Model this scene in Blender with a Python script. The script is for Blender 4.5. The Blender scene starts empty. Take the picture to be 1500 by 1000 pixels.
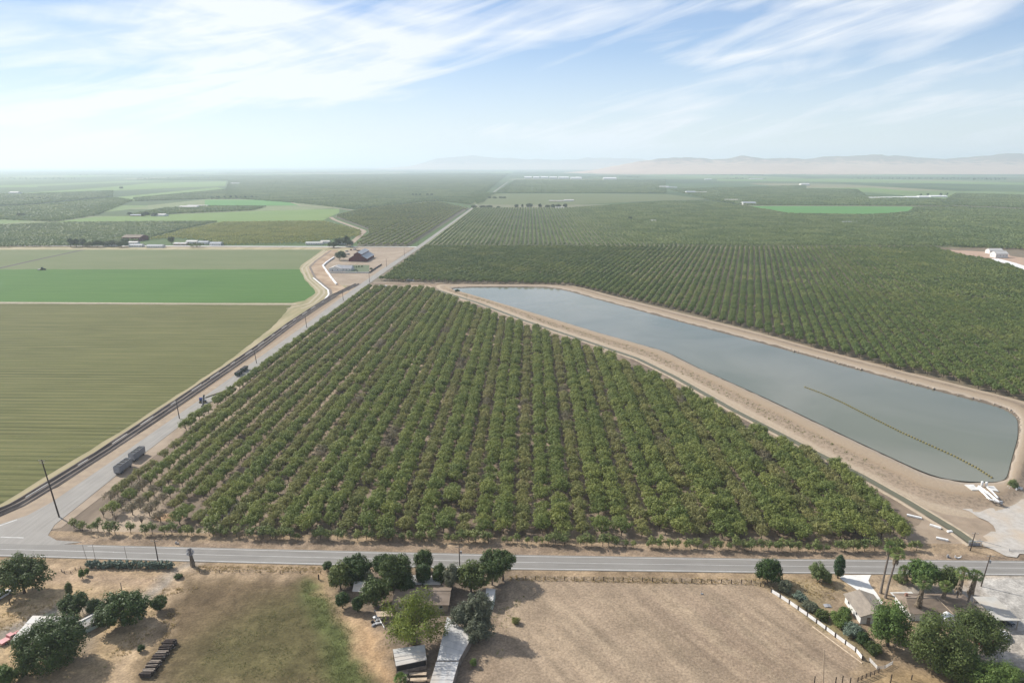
import bpy, bmesh, math, random
import numpy as np
from mathutils import Vector, Matrix
C = bpy.context.scene.collection
PI = math.pi
R = random.Random(11)
NR = np.random.default_rng(5)

# ------------------------------------------------------------------ camera geometry (metres, camera 120 m up)
H, F, PITCH, YAW = 120.0, 1000.0, math.atan(258/1000), math.radians(1.55)
CA, SA, CY, SY = math.cos(PI/2-PITCH), math.sin(PI/2-PITCH), math.cos(YAW), math.sin(YAW)

def ray(px, py):
    x, y, z = px-750.0, 500.0-py, -F
    Y, Z = y*CA - z*SA, y*SA + z*CA
    return x*CY - Y*SY, x*SY + Y*CY, Z

def G(px, py, z=0.0):
    d = ray(px, py)
    t = (z-H)/d[2]
    return Vector((d[0]*t, d[1]*t, z))

def HT(px, base_y, top_y):
    """height of an upright at the ground point seen at (px, base_y) whose top is seen at top_y"""
    g = G(px, base_y)
    d = ray(px, top_y)
    t = g.y/d[1]
    return H + d[2]*t

def GP(pts, z=0.0):
    return [G(x, y, z) for x, y in pts]

def MPP(px, py):
    d = ray(px, py)
    t = -H/d[2]
    return t   # metres per photo pixel at that ground point (depth / focal length)

# ------------------------------------------------------------------ objects
def tag(o, label=None, cat=None, group=None, kind=None):
    if label: o['label'] = label
    if cat: o['category'] = cat
    if group: o['group'] = group
    if kind: o['kind'] = kind
    return o

def thing(name, label, cat, loc=(0, 0, 0), rz=0.0, group=None, scale=1.0):
    o = bpy.data.objects.new(name, None)
    C.objects.link(o)
    o.empty_display_size = 0.5
    o.location = loc
    o.rotation_euler = (0, 0, rz)
    o.scale = (scale,)*3
    return tag(o, label, cat, group)

def add_obj(name, me, parent=None, loc=(0, 0, 0)):
    o = bpy.data.objects.new(name, me)
    C.objects.link(o)
    if parent is not None: o.parent = parent
    o.location = loc
    return o

def copy_tree(o, parent=None):
    c = o.copy()
    C.objects.link(c)
    c.parent = parent
    for ch in list(o.children):
        copy_tree(ch, c)
    return c

class MB:
    """collects simple solids into one mesh"""
    def __init__(s): s.v, s.f = [], []
    def add(s, vs, fs):
        b = len(s.v)
        s.v += [tuple(v) for v in vs]
        s.f += [tuple(b+i for i in f) for f in fs]
        return s
    def box(s, c, d, rz=0.0, rx=0.0, ry=0.0):
        m = Matrix.Translation(c) @ Matrix.Rotation(rz, 4, 'Z') @ Matrix.Rotation(ry, 4, 'Y') @ Matrix.Rotation(rx, 4, 'X')
        x, y, z = d[0]/2, d[1]/2, d[2]/2
        vs = [m @ Vector(p) for p in ((-x,-y,-z),(x,-y,-z),(x,y,-z),(-x,y,-z),(-x,-y,z),(x,-y,z),(x,y,z),(-x,y,z))]
        return s.add(vs, ((0,3,2,1),(4,5,6,7),(0,1,5,4),(1,2,6,5),(2,3,7,6),(3,0,4,7)))
    def prism(s, poly, z0, z1):
        n = len(poly)
        vs = [(p[0], p[1], z0) for p in poly] + [(p[0], p[1], z1) for p in poly]
        fs = [tuple(range(n))[::-1], tuple(range(n, 2*n))] + [(i, (i+1) % n, n+(i+1) % n, n+i) for i in range(n)]
        return s.add(vs, fs)
    def extr(s, prof, a, b, axis='y'):
        """profile of (u, z) points swept along y (or x) from a to b"""
        n = len(prof)
        if axis == 'y': vs = [(u, a, z) for u, z in prof] + [(u, b, z) for u, z in prof]
        else: vs = [(a, u, z) for u, z in prof] + [(b, u, z) for u, z in prof]
        fs = [tuple(range(n))[::-1], tuple(range(n, 2*n))] + [(i, (i+1) % n, n+(i+1) % n, n+i) for i in range(n)]
        return s.add(vs, fs)
    def tube(s, pts, rad, n=6, cap=True):
        pts = [Vector(p) for p in pts]
        if not hasattr(rad, '__len__'): rad = [rad]*len(pts)
        vs = []
        for i, p in enumerate(pts):
            t = (pts[min(i+1, len(pts)-1)] - pts[max(i-1, 0)]).normalized()
            u = t.cross(Vector((0.31, 0.95, 0.1))).normalized()
            w = t.cross(u)
            for k in range(n):
                a = 2*PI*k/n
                vs.append(p + (u*math.cos(a) + w*math.sin(a))*rad[i])
        fs = []
        for i in range(len(pts)-1):
            for k in range(n):
                fs.append((i*n+k, i*n+(k+1) % n, (i+1)*n+(k+1) % n, (i+1)*n+k))
        if cap:
            fs.append(tuple(range(n))[::-1])
            fs.append(tuple(range((len(pts)-1)*n, len(pts)*n)))
        return s.add(vs, fs)
    def mesh(s, name, m):
        me = bpy.data.meshes.new(name)
        me.from_pydata(s.v, [], s.f)
        if m: me.materials.append(m)
        return me
    def build(s, name, m, parent=None, loc=(0, 0, 0)):
        return add_obj(name, s.mesh(name, m), parent, loc)

def np_mesh(name, V, Fq, m, smooth=False):
    """V: (n,3), Fq: (k,4) quads"""
    me = bpy.data.meshes.new(name)
    me.vertices.add(len(V))
    me.vertices.foreach_set('co', np.asarray(V, dtype=np.float32).ravel())
    me.loops.add(Fq.size)
    me.loops.foreach_set('vertex_index', np.asarray(Fq, dtype=np.int32).ravel())
    me.polygons.add(len(Fq))
    me.polygons.foreach_set('loop_start', np.arange(len(Fq), dtype=np.int32)*Fq.shape[1])
    me.polygons.foreach_set('loop_total', np.full(len(Fq), Fq.shape[1], dtype=np.int32))
    if smooth: me.polygons.foreach_set('use_smooth', np.ones(len(Fq), dtype=bool))
    me.update(calc_edges=True)
    if m: me.materials.append(m)
    return me

# ------------------------------------------------------------------ materials
def lin(r, g, b, k=1.0):
    def f(c):
        c /= 255.0
        return c/12.92 if c <= 0.04045 else ((c+0.055)/1.055)**2.4
    return (f(r)*k, f(g)*k, f(b)*k)

def new_mat(name):
    m = bpy.data.materials.new(name)
    m.use_nodes = True
    nt = m.node_tree
    nt.nodes.clear()
    out = nt.nodes.new('ShaderNodeOutputMaterial')
    return m, nt, out

def nd(nt, t, **kw):
    n = nt.nodes.new(t)
    for k, v in kw.items():
        if k.startswith('i_'): n.inputs[k[2:].replace('_', ' ')].default_value = v
        else: setattr(n, k, v)
    return n

def c4(c): return (c[0], c[1], c[2], 1.0)

def coords(nt, scale=(1, 1, 1), rz=0.0, obj=False):
    """world position in metres (or object space), scaled"""
    if obj:
        src = nd(nt, 'ShaderNodeTexCoord').outputs['Object']
    else:
        src = nd(nt, 'ShaderNodeNewGeometry').outputs['Position']
    mp = nd(nt, 'ShaderNodeMapping')
    mp.inputs['Scale'].default_value = scale
    mp.inputs['Rotation'].default_value = (0, 0, rz)
    nt.links.new(src, mp.inputs['Vector'])
    return mp.outputs['Vector']

def noise(nt, vec, scale, detail=4.0, rough=0.55, dist=0.0):
    n = nd(nt, 'ShaderNodeTexNoise')
    n.inputs['Scale'].default_value = scale
    n.inputs['Detail'].default_value = detail
    n.inputs['Roughness'].default_value = rough
    n.inputs['Distortion'].default_value = dist
    nt.links.new(vec, n.inputs['Vector'])
    return n.outputs['Fac']

def remap(nt, fac, a, b, lo=0.0, hi=1.0):
    n = nd(nt, 'ShaderNodeMapRange')
    n.inputs['From Min'].default_value = a
    n.inputs['From Max'].default_value = b
    n.inputs['To Min'].default_value = lo
    n.inputs['To Max'].default_value = hi
    nt.links.new(fac, n.inputs['Value'])
    return n.outputs['Result']

def mixc(nt, fac, a, b, blend='MIX'):
    n = nd(nt, 'ShaderNodeMix', data_type='RGBA', blend_type=blend)
    for key, v in ((0, fac), (6, a), (7, b)):
        if isinstance(v, (int, float)): n.inputs[key].default_value = v
        elif isinstance(v, tuple): n.inputs[key].default_value = c4(v)
        else: nt.links.new(v, n.inputs[key])
    return n.outputs[2]

def math_(nt, op, a, b=0.0):
    n = nd(nt, 'ShaderNodeMath', operation=op)
    for i, v in enumerate((a, b)):
        if isinstance(v, (int, float)): n.inputs[i].default_value = v
        else: nt.links.new(v, n.inputs[i])
    return n.outputs[0]

def finish(nt, out, col, rough=0.9, spec=0.2, bump=None, bump_d=0.1, metal=0.0):
    p = nd(nt, 'ShaderNodeBsdfPrincipled')
    if isinstance(col, tuple): p.inputs['Base Color'].default_value = c4(col)
    else: nt.links.new(col, p.inputs['Base Color'])
    p.inputs['Roughness'].default_value = rough
    p.inputs['Specular IOR Level'].default_value = spec
    p.inputs['Metallic'].default_value = metal
    if bump is not None:
        b = nd(nt, 'ShaderNodeBump')
        b.inputs['Distance'].default_value = bump_d
        b.inputs['Strength'].default_value = 1.0
        nt.links.new(bump, b.inputs['Height'])
        nt.links.new(b.outputs[0], p.inputs['Normal'])
    nt.links.new(p.outputs[0], out.inputs['Surface'])
    return p

def M(name, c1, c2=None, scale=0.5, rough=0.85, spec=0.25, stretch=(1, 1, 1), detail=6, lo=0.35, hi=0.65, bump=0.0, rz=0.0,
      c3=None, scale3=0.05, obj=False, metal=0.0):
    """two-tone noisy surface, optional third colour in larger patches"""
    m, nt, out = new_mat(name)
    if c2 is None: c2 = tuple(x*0.8 for x in c1)
    v = coords(nt, stretch, rz, obj)
    f = noise(nt, v, scale, detail)
    col = mixc(nt, remap(nt, f, lo, hi), c1, c2)
    if c3 is not None:
        g = noise(nt, v, scale3, 5)
        col = mixc(nt, remap(nt, g, 0.45, 0.7), col, c3)
    finish(nt, out, col, rough, spec, f if bump else None, bump, metal)
    return m

def leaf_mat(name, c, c2, var=0.25, trans=0.3, patch=None):
    m, nt, out = new_mat(name)
    geo = nd(nt, 'ShaderNodeNewGeometry')
    oi = nd(nt, 'ShaderNodeObjectInfo')
    col = mixc(nt, geo.outputs['Random Per Island'], c, c2)
    if patch is not None:
        g = noise(nt, coords(nt), 0.02, 4)
        col = mixc(nt, remap(nt, g, 0.5, 0.72), col, patch)
    hsv = nd(nt, 'ShaderNodeHueSaturation')
    nt.links.new(col, hsv.inputs['Color'])
    nt.links.new(remap(nt, oi.outputs['Random'], 0, 1, 1-var, 1+var), hsv.inputs['Value'])
    nt.links.new(remap(nt, oi.outputs['Random'], 0, 1, 0.515, 0.488), hsv.inputs['Hue'])
    col = hsv.outputs[0]
    d = nd(nt, 'ShaderNodeBsdfPrincipled')
    nt.links.new(col, d.inputs['Base Color'])
    d.inputs['Roughness'].default_value = 0.55
    d.inputs['Specular IOR Level'].default_value = 0.25
    t = nd(nt, 'ShaderNodeBsdfTranslucent')
    nt.links.new(col, t.inputs['Color'])
    mx = nd(nt, 'ShaderNodeMixShader')
    mx.inputs[0].default_value = trans
    nt.links.new(d.outputs[0], mx.inputs[1])
    nt.links.new(t.outputs[0], mx.inputs[2])
    nt.links.new(mx.outputs[0], out.inputs['Surface'])
    return m

MT = {}
MT['bark'] = M('bark', (0.13, 0.10, 0.075), (0.07, 0.055, 0.045), 2.5, bump=0.03)
MT['bark_pale'] = M('pale_bark', (0.24, 0.2, 0.16), (0.13, 0.11, 0.09), 2.0, bump=0.03)
MT['wood_dark'] = M('creosoted_wood', (0.075, 0.055, 0.045), (0.035, 0.028, 0.025), 1.5, stretch=(1, 1, .3))
MT['wood_grey'] = M('weathered_wood', (0.3, 0.25, 0.2), (0.17, 0.14, 0.115), 1.5)
MT['wood_pale'] = M('pale_timber', (0.5, 0.4, 0.29), (0.36, 0.28, 0.2), 1.0)
MT['white_paint'] = M('white_paint', (0.78, 0.78, 0.77), (0.62, 0.61, 0.59), 0.8, rough=0.6)
MT['stucco'] = M('white_stucco', (0.7, 0.69, 0.66), (0.58, 0.57, 0.54), 0.7)
MT['pale_green_wall'] = M('pale_green_siding', (0.5, 0.55, 0.47), (0.4, 0.45, 0.38), 0.7)
MT['tan_wall'] = M('tan_wall', (0.42, 0.35, 0.26), (0.33, 0.27, 0.2), 0.7)
MT['red_barn'] = M('barn_red', (0.13, 0.022, 0.025), (0.085, 0.017, 0.02), 0.4, stretch=(1, 1, .2))
MT['shingle'] = M('brown_shingle', (0.2, 0.155, 0.115), (0.145, 0.112, 0.085), 1.6, stretch=(.35, 1, 1), c3=(0.24, 0.19, 0.15), scale3=0.25)
MT['shingle_grey'] = M('greybrown_shingle', (0.27, 0.23, 0.185), (0.2, 0.17, 0.14), 1.6, stretch=(1, .35, 1), c3=(0.3, 0.26, 0.21), scale3=0.25)
MT['metal_roof'] = M('galvanised_roof', (0.48, 0.47, 0.45), (0.36, 0.355, 0.345), 0.7, rough=0.5, spec=0.5, stretch=(1, .12, 1), c3=(0.42, 0.36, 0.29), scale3=0.3)
MT['metal_roof_pale'] = M('pale_metal_roof', (0.50, 0.49, 0.465), (0.4, 0.39, 0.37), 0.6, rough=0.5, spec=0.4, stretch=(.15, 1, 1), c3=(0.5, 0.43, 0.35), scale3=0.3)
MT['metal_grey'] = M('grey_metal', (0.29, 0.29, 0.3), (0.21, 0.21, 0.22), 1.0, rough=0.5, spec=0.5)
MT['steel'] = M('galvanised_steel', (0.34, 0.35, 0.36), (0.26, 0.27, 0.28), 1.0, rough=0.45, spec=0.5)
MT['black'] = M('black_rubber', (0.02, 0.02, 0.021), (0.012, 0.012, 0.013), 3.0)
MT['dark'] = M('dark_interior', (0.03, 0.03, 0.03), (0.02, 0.02, 0.02), 1.0)
MT['glass'] = M('window_glass', (0.035, 0.045, 0.055), (0.02, 0.026, 0.032), 0.5, rough=0.08, spec=0.6)
MT['red_car'] = M('red_car_paint', (0.3, 0.016, 0.02), (0.26, 0.014, 0.018), 0.5, rough=0.25, spec=0.6)
MT['pink_car'] = M('faded_red_paint', (0.5, 0.2, 0.2), (0.42, 0.15, 0.15), 0.8, rough=0.4, spec=0.5)
MT['white_car'] = M('white_car_paint', (0.74, 0.75, 0.76), (0.66, 0.67, 0.68), 0.4, rough=0.3, spec=0.5)
MT['dark_car'] = M('dark_car_paint', (0.03, 0.035, 0.045), (0.024, 0.028, 0.036), 0.4, rough=0.25, spec=0.6)
MT['blue'] = M('blue_machine_paint', (0.045, 0.075, 0.24), (0.035, 0.055, 0.18), 0.6, rough=0.4, spec=0.5)
MT['green_machine'] = M('dark_green_machine_paint', (0.02, 0.055, 0.035), (0.014, 0.04, 0.026), 0.7, rough=0.45, spec=0.4)
MT['yellow'] = M('yellow_paint', (0.5, 0.36, 0.07), (0.4, 0.28, 0.05), 0.7, rough=0.5)
MT['concrete'] = M('pale_concrete', (0.6, 0.59, 0.56), (0.5, 0.49, 0.465), 0.5, c3=(0.52, 0.5, 0.46), scale3=0.12)
MT['tile'] = M('ceramic', (0.6, 0.6, 0.58), (0.5, 0.5, 0.5), 1.0)
MT['line_white'] = M('road_paint_white', (0.58, 0.57, 0.545), (0.4, 0.39, 0.37), 1.2, stretch=(.3, 1, 1), lo=.42, hi=.72)
MT['lamp'] = M('headlamp_lens', (0.7, 0.7, 0.68), (0.6, 0.6, 0.6), 1.0, rough=0.1, spec=0.6)
MT['buoy'] = M('mustard_float', (0.25, 0.205, 0.08), (0.15, 0.13, 0.055), 1.2)
MT['thatch'] = M('dead_frond_thatch', (0.24, 0.19, 0.13), (0.13, 0.105, 0.08), 2.0)
MT['palm_trunk'] = M('palm_trunk', (0.22, 0.185, 0.155), (0.13, 0.11, 0.095), 2.5, stretch=(1, 1, 3))
# foliage
LM = {}
LM['almond'] = leaf_mat('almond_leaves', (0.25, 0.28, 0.078), (0.15, 0.185, 0.05), 0.15, 0.35)
LM['olive'] = leaf_mat('olive_brown_leaves', (0.272, 0.272, 0.09), (0.18, 0.19, 0.062), 0.15, 0.35, patch=(0.28, 0.25, 0.115))
LM['sparse'] = leaf_mat('thin_greyish_leaves', (0.25, 0.215, 0.135), (0.17, 0.15, 0.09), 0.15)
LM['walnut'] = leaf_mat('walnut_leaves', (0.18, 0.225, 0.06), (0.105, 0.152, 0.04), 0.18, 0.35, patch=(0.21, 0.235, 0.07))
LM['young'] = leaf_mat('young_leaves', (0.225, 0.25, 0.085), (0.13, 0.165, 0.052), 0.18)
LM['dark'] = leaf_mat('dark_glossy_leaves', (0.06, 0.098, 0.022), (0.028, 0.054, 0.012), 0.18, 0.2)
LM['mid'] = leaf_mat('mid_green_leaves', (0.125, 0.158, 0.043), (0.066, 0.092, 0.026), 0.15)
LM['bright'] = leaf_mat('fresh_green_leaves', (0.135, 0.195, 0.045), (0.073, 0.125, 0.03), 0.15)
LM['lime'] = leaf_mat('yellow_green_leaves', (0.228, 0.246, 0.038), (0.132, 0.162, 0.026), 0.12)
LM['silver'] = leaf_mat('silver_green_leaves', (0.180, 0.192, 0.126), (0.102, 0.120, 0.074), 0.15)
LM['pale'] = leaf_mat('pale_yellowgreen_leaves', (0.216, 0.252, 0.096), (0.132, 0.168, 0.060), 0.15)
LM['cypress'] = leaf_mat('cypress_leaves', (0.045, 0.087, 0.033), (0.024, 0.051, 0.019), 0.1, 0.1)
LM['palm'] = leaf_mat('palm_fronds', (0.186, 0.232, 0.070), (0.093, 0.139, 0.039), 0.15)
LM['greyspike'] = leaf_mat('grey_blue_fronds', (0.264, 0.264, 0.279), (0.155, 0.155, 0.171), 0.1, 0.1)
LM['cactus'] = leaf_mat('grey_green_pads', (0.178, 0.225, 0.171), (0.085, 0.124, 0.085), 0.1, 0.05)
LM['yellowing'] = leaf_mat('yellowing_orchard_leaves', (0.38, 0.375, 0.09), (0.27, 0.285, 0.072), 0.16)
LM['far'] = leaf_mat('far_orchard_leaves', (0.215, 0.265, 0.095), (0.14, 0.192, 0.066), 0.15, patch=(0.225, 0.265, 0.105))
LM['drygrass'] = leaf_mat('dry_grass_blades', (0.528, 0.396, 0.204), (0.312, 0.228, 0.120), 0.1)
LM['weed'] = leaf_mat('weed_leaves', (0.2, 0.21, 0.075), (0.14, 0.15, 0.055), 0.1)
# ------------------------------------------------------------------ camera, sky, sun, haze
sc = bpy.context.scene
cam = bpy.data.cameras.new('camera')
cam.sensor_width = 36.0
cam.lens = 24.0
cam.clip_start, cam.clip_end = 1.0, 200000.0
co = bpy.data.objects.new('camera', cam)
C.objects.link(co)
co.location = (0, 0, H)
co.rotation_euler = (PI/2-PITCH, 0, YAW)
sc.camera = co

SUN_EL = math.radians(38.5)
SUN_AZ = math.atan2(-0.87, 0.49)          # direction towards the sun, clockwise from +Y
sun = bpy.data.lights.new('sun', 'SUN')
sun.energy = 4.8
sun.angle = math.radians(0.5)
sun.color = (1.0, 0.95, 0.87)
so = bpy.data.objects.new('sun', sun)
C.objects.link(so)
to_sun = Vector((math.sin(SUN_AZ)*math.cos(SUN_EL), math.cos(SUN_AZ)*math.cos(SUN_EL), math.sin(SUN_EL)))
so.rotation_euler = to_sun.to_track_quat('Z', 'Y').to_euler()
so.location = (-300, 150, 400)

w = bpy.data.worlds.new('World')
sc.world = w
w.use_nodes = True
nt = w.node_tree
nt.nodes.clear()
wo = nd(nt, 'ShaderNodeOutputWorld')
bg = nd(nt, 'ShaderNodeBackground')
sky = nd(nt, 'ShaderNodeTexSky', sky_type='NISHITA')
sky.sun_disc = False
sky.sun_elevation = SUN_EL
sky.sun_rotation = SUN_AZ
sky.altitude = 100
sky.air_density = 1.0
sky.dust_density = 0.3
sky.ozone_density = 1.2
tc = nd(nt, 'ShaderNodeTexCoord')
sep = nd(nt, 'ShaderNodeSeparateXYZ')
nt.links.new(tc.outputs['Generated'], sep.inputs[0])
comb = nd(nt, 'ShaderNodeCombineXYZ')
nt.links.new(sep.outputs['X'], comb.inputs[0]); nt.links.new(sep.outputs['Y'], comb.inputs[1])
nt.links.new(math_(nt, 'MULTIPLY', sep.outputs['Z'], 2.0), comb.inputs[2])
def cloud(tilt, scl, sc_, det, dist, loc, rough=0.6):
    mp0 = nd(nt, 'ShaderNodeMapping')
    mp0.inputs['Rotation'].default_value = (0, tilt, 0)      # lean the streaks
    nt.links.new(comb.outputs[0], mp0.inputs['Vector'])
    mp = nd(nt, 'ShaderNodeMapping')
    mp.inputs['Scale'].default_value = scl
    mp.inputs['Location'].default_value = loc
    nt.links.new(mp0.outputs[0], mp.inputs['Vector'])
    return noise(nt, mp.outputs[0], sc_, det, rough, dist)
n1 = cloud(0.12, (1.2, 0.5, 3.2), 1.7, 10, 0.7, (4.1, 2.2, 0.35))      # broad veils
n2 = cloud(0.55, (1.0, 0.5, 5.5), 3.2, 12, 1.1, (7.3, 2.2, 0), .58)   # wisps rising to the right
n3 = cloud(0.25, (1, .5, 2), 2.2, 3, 0.3, (5.7, 0.4, 0))        # where they gather
bias = math_(nt, 'MULTIPLY', sep.outputs['X'], -0.05)
gat = math_(nt, 'ADD', remap(nt, n3, 0.35, 0.65, -0.13, 0.13), bias)
m1 = remap(nt, math_(nt, 'ADD', n1, gat), 0.44, 0.72)
m2 = remap(nt, math_(nt, 'ADD', n2, math_(nt, 'MULTIPLY', gat, 0.8)), 0.43, 0.70)
mm = math_(nt, 'ADD', math_(nt, 'MULTIPLY', m1, 0.78), math_(nt, 'MULTIPLY', m2, 0.6))
low = remap(nt, sep.outputs['Z'], 0.0, 0.15, 0.6, 0.0)            # veil thickens towards the horizon
mm = math_(nt, 'MAXIMUM', mm, low)
mm = math_(nt, 'MINIMUM', math_(nt, 'ADD', mm, 0.04), 0.92)
blue = mixc(nt, 1.0, sky.outputs[0], (0.65, 0.73, 0.87), 'MULTIPLY')
blue = mixc(nt, remap(nt, sep.outputs['X'], -0.75, 0.25, 0.75, 0.0), blue, mixc(nt, 1.0, blue, (0.46, 0.53, 0.64), 'MULTIPLY'))   # sky colour dimmed by hand towards the sun's side to keep it blue
col = mixc(nt, mm, blue, (6.0, 6.2, 6.5))
CLOUD_MIX = col.node
nt.links.new(col, bg.inputs['Color'])
bg.inputs['Strength'].default_value = 0.118
nt.links.new(bg.outputs[0], wo.inputs['Surface'])

vs = sc.view_settings
vs.view_transform, vs.look, vs.exposure, vs.gamma = 'Standard', 'None', 0.46, 1.0
sc.render.film_transparent = False
sc.cycles.max_bounces = 6
sc.cycles.diffuse_bounces = 3
sc.cycles.glossy_bounces = 2
sc.cycles.transmission_bounces = 3
sc.cycles.transparent_max_bounces = 4
sc.cycles.volume_bounces = 1
sc.cycles.use_denoising = True

hz = MB().box((0, 17500, 249), (92000, 55000, 502))
hm, nt, out = new_mat('haze_air')
pv = nd(nt, 'ShaderNodeVolumePrincipled')
pv.inputs['Color'].default_value = (0.80, 0.91, 1.0, 1)
pv.inputs['Density'].default_value = 0.0001
pv.inputs['Anisotropy'].default_value = 0.25
nt.links.new(pv.outputs[0], out.inputs['Volume'])
tag(hz.build('haze', hm), kind='stuff')

# ------------------------------------------------------------------ ground sheets
def sheet(name, pts, m, z, kind='structure', jag=0.0, step=6.0):
    P = [Vector((p[0], p[1], z)) for p in pts]
    if jag:
        Q = []
        for i, p in enumerate(P):
            q = P[(i+1) % len(P)]
            n = max(1, int((q-p).length/step))
            for k in range(n):
                a = p.lerp(q, k/n)
                if k: a += Vector((R.uniform(-jag, jag), R.uniform(-jag, jag), 0))
                Q.append(a)
        P = Q
    bm = bmesh.new()
    vs_ = [bm.verts.new(p) for p in P]
    bm.faces.new(vs_)
    bmesh.ops.triangulate(bm, faces=bm.faces[:])
    bm.normal_update()
    if bm.faces and sum(f.normal.z for f in bm.faces) < 0:
        bmesh.ops.reverse_faces(bm, faces=bm.faces[:])
    me = bpy.data.meshes.new(name)
    bm.to_mesh(me); bm.free()
    me.materials.append(m)
    return tag(add_obj(name, me), kind=kind)

def ribbon(name, pts, width, m, z, kind='structure'):
    pts = [Vector((p[0], p[1], 0)) for p in pts]
    L, Rr = [], []
    for i, p in enumerate(pts):
        t = (pts[min(i+1, len(pts)-1)] - pts[max(i-1, 0)]).normalized()
        n = Vector((-t.y, t.x, 0))
        wd = width[i] if hasattr(width, '__len__') else width
        L.append(p + n*wd/2); Rr.append(p - n*wd/2)
    V = [(p.x, p.y, z) for p in L] + [(p.x, p.y, z) for p in Rr]
    n = len(pts)
    Fs = [(i+n, i+1+n, i+1, i) for i in range(n-1)]
    mb = MB().add(V, Fs)
    return tag(mb.build(name, m), kind=kind)

def resample(pts, n):
    pts = [Vector(p) for p in pts]
    d = [0.0]
    for a, b in zip(pts, pts[1:]): d.append(d[-1] + (b-a).length)
    o, j = [], 0
    for i in range(n):
        s = d[-1]*i/(n-1)
        while j < len(pts)-2 and d[j+1] < s: j += 1
        t = (s-d[j])/max(1e-6, d[j+1]-d[j])
        o.append(pts[j].lerp(pts[j+1], min(1, t)))
    return o

# far country: patchwork of orchard and field blocks out to the horizon
m, nt, out = new_mat('valley_floor')
v = coords(nt, (1, 1, 1))
def cells(scale, stretch, loc):
    mp = nd(nt, 'ShaderNodeMapping')
    mp.inputs['Scale'].default_value = stretch
    mp.inputs['Location'].default_value = loc
    nt.links.new(nd(nt, 'ShaderNodeNewGeometry').outputs['Position'], mp.inputs['Vector'])
    vo = nd(nt, 'ShaderNodeTexVoronoi', distance='CHEBYCHEV')
    vo.inputs['Scale'].default_value = scale
    vo.inputs['Randomness'].default_value = 0.75
    nt.links.new(mp.outputs[0], vo.inputs['Vector'])
    sp = nd(nt, 'ShaderNodeSeparateColor')
    nt.links.new(vo.outputs['Color'], sp.inputs[0])
    return sp.outputs[0], sp.outputs[1]
r1, r2 = cells(1/900.0, (1, 0.7, 0), (300, 90, 0))
cr = nd(nt, 'ShaderNodeValToRGB')
el = cr.color_ramp.elements
el[0].position, el[0].color = 0.0, c4((0.05, 0.08, 0.03))
el[1].position, el[1].color = 1.0, c4((0.2, 0.17, 0.1))
for p_, c_ in ((0.22, (0.08, 0.12, 0.045)), (0.42, (0.11, 0.155, 0.06)), (0.55, (0.16, 0.215, 0.085)), (0.68, (0.075, 0.11, 0.042)), (0.8, (0.19, 0.215, 0.11)), (0.88, (0.07, 0.1, 0.042)), (0.95, (0.24, 0.22, 0.125))):
    e = el.new(p_); e.color = c4(c_)
cr.color_ramp.interpolation = 'CONSTANT'
nt.links.new(r1, cr.inputs[0])
fn = noise(nt, v, 0.06, 5)
far_c = mixc(nt, remap(nt, fn, 0.35, 0.7, 0, 0.4), cr.outputs[0], (0.05, 0.08, 0.03))
big = noise(nt, v, 0.0007, 3)
far_c = mixc(nt, remap(nt, big, 0.5, 0.75, 0, 0.5), far_c, (0.085, 0.115, 0.05))
sp = nd(nt, 'ShaderNodeSeparateXYZ'); nt.links.new(v, sp.inputs[0])
soil = mixc(nt, noise(nt, v, 0.4, 6), (0.3, 0.225, 0.16), (0.2, 0.15, 0.105))
colr = mixc(nt, remap(nt, sp.outputs[1], 1035, 1036), soil, far_c)
finish(nt, out, colr, 0.95, 0.1)
sheet('ground', [(-42000, -5000), (42000, -5000), (42000, 42000), (-42000, 42000)], m, -0.3)

# the near yards: one gridded sheet with its soil colours laid down in soft-edged patches
def inside(px, py, poly):
    c = np.zeros(px.shape, bool)
    n = len(poly)
    for i in range(n):
        x1, y1 = poly[i][0], poly[i][1]; x2, y2 = poly[(i+1) % n][0], poly[(i+1) % n][1]
        if y1 == y2: continue
        t = ((y1 > py) != (y2 > py)) & (px < (x2-x1)*(py-y1)/(y2-y1) + x1)
        c ^= t
    return c
def dist_poly(px, py, poly, closed=True):
    d = np.full(px.shape, 1e9)
    n = len(poly)
    for i in range(n if closed else n-1):
        x1, y1 = poly[i][0], poly[i][1]; x2, y2 = poly[(i+1) % n][0], poly[(i+1) % n][1]
        dx, dy = x2-x1, y2-y1
        t = np.clip(((px-x1)*dx + (py-y1)*dy)/(dx*dx+dy*dy+1e-9), 0, 1)
        d = np.minimum(d, np.hypot(px-x1-t*dx, py-y1-t*dy))
    return d
def vnoise(x, y, s, seed=0):
    """cheap smooth value noise in numpy"""
    rng = np.random.default_rng(seed)
    T = rng.random((256, 256))
    x, y = x/s, y/s
    xi, yi = np.floor(x).astype(int), np.floor(y).astype(int)
    fx, fy = x-xi, y-yi
    fx, fy = fx*fx*(3-2*fx), fy*fy*(3-2*fy)
    a, b = T[xi % 256, yi % 256], T[(xi+1) % 256, yi % 256]
    c, d = T[xi % 256, (yi+1) % 256], T[(xi+1) % 256, (yi+1) % 256]
    return (a*(1-fx)+b*fx)*(1-fy) + (c*(1-fx)+d*fx)*fy
def fbm(x, y, s, seed=0, o=4):
    return sum(vnoise(x, y, s/2**k, seed+k)/2**k for k in range(o))/sum(1/2**k for k in range(o))

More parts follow.
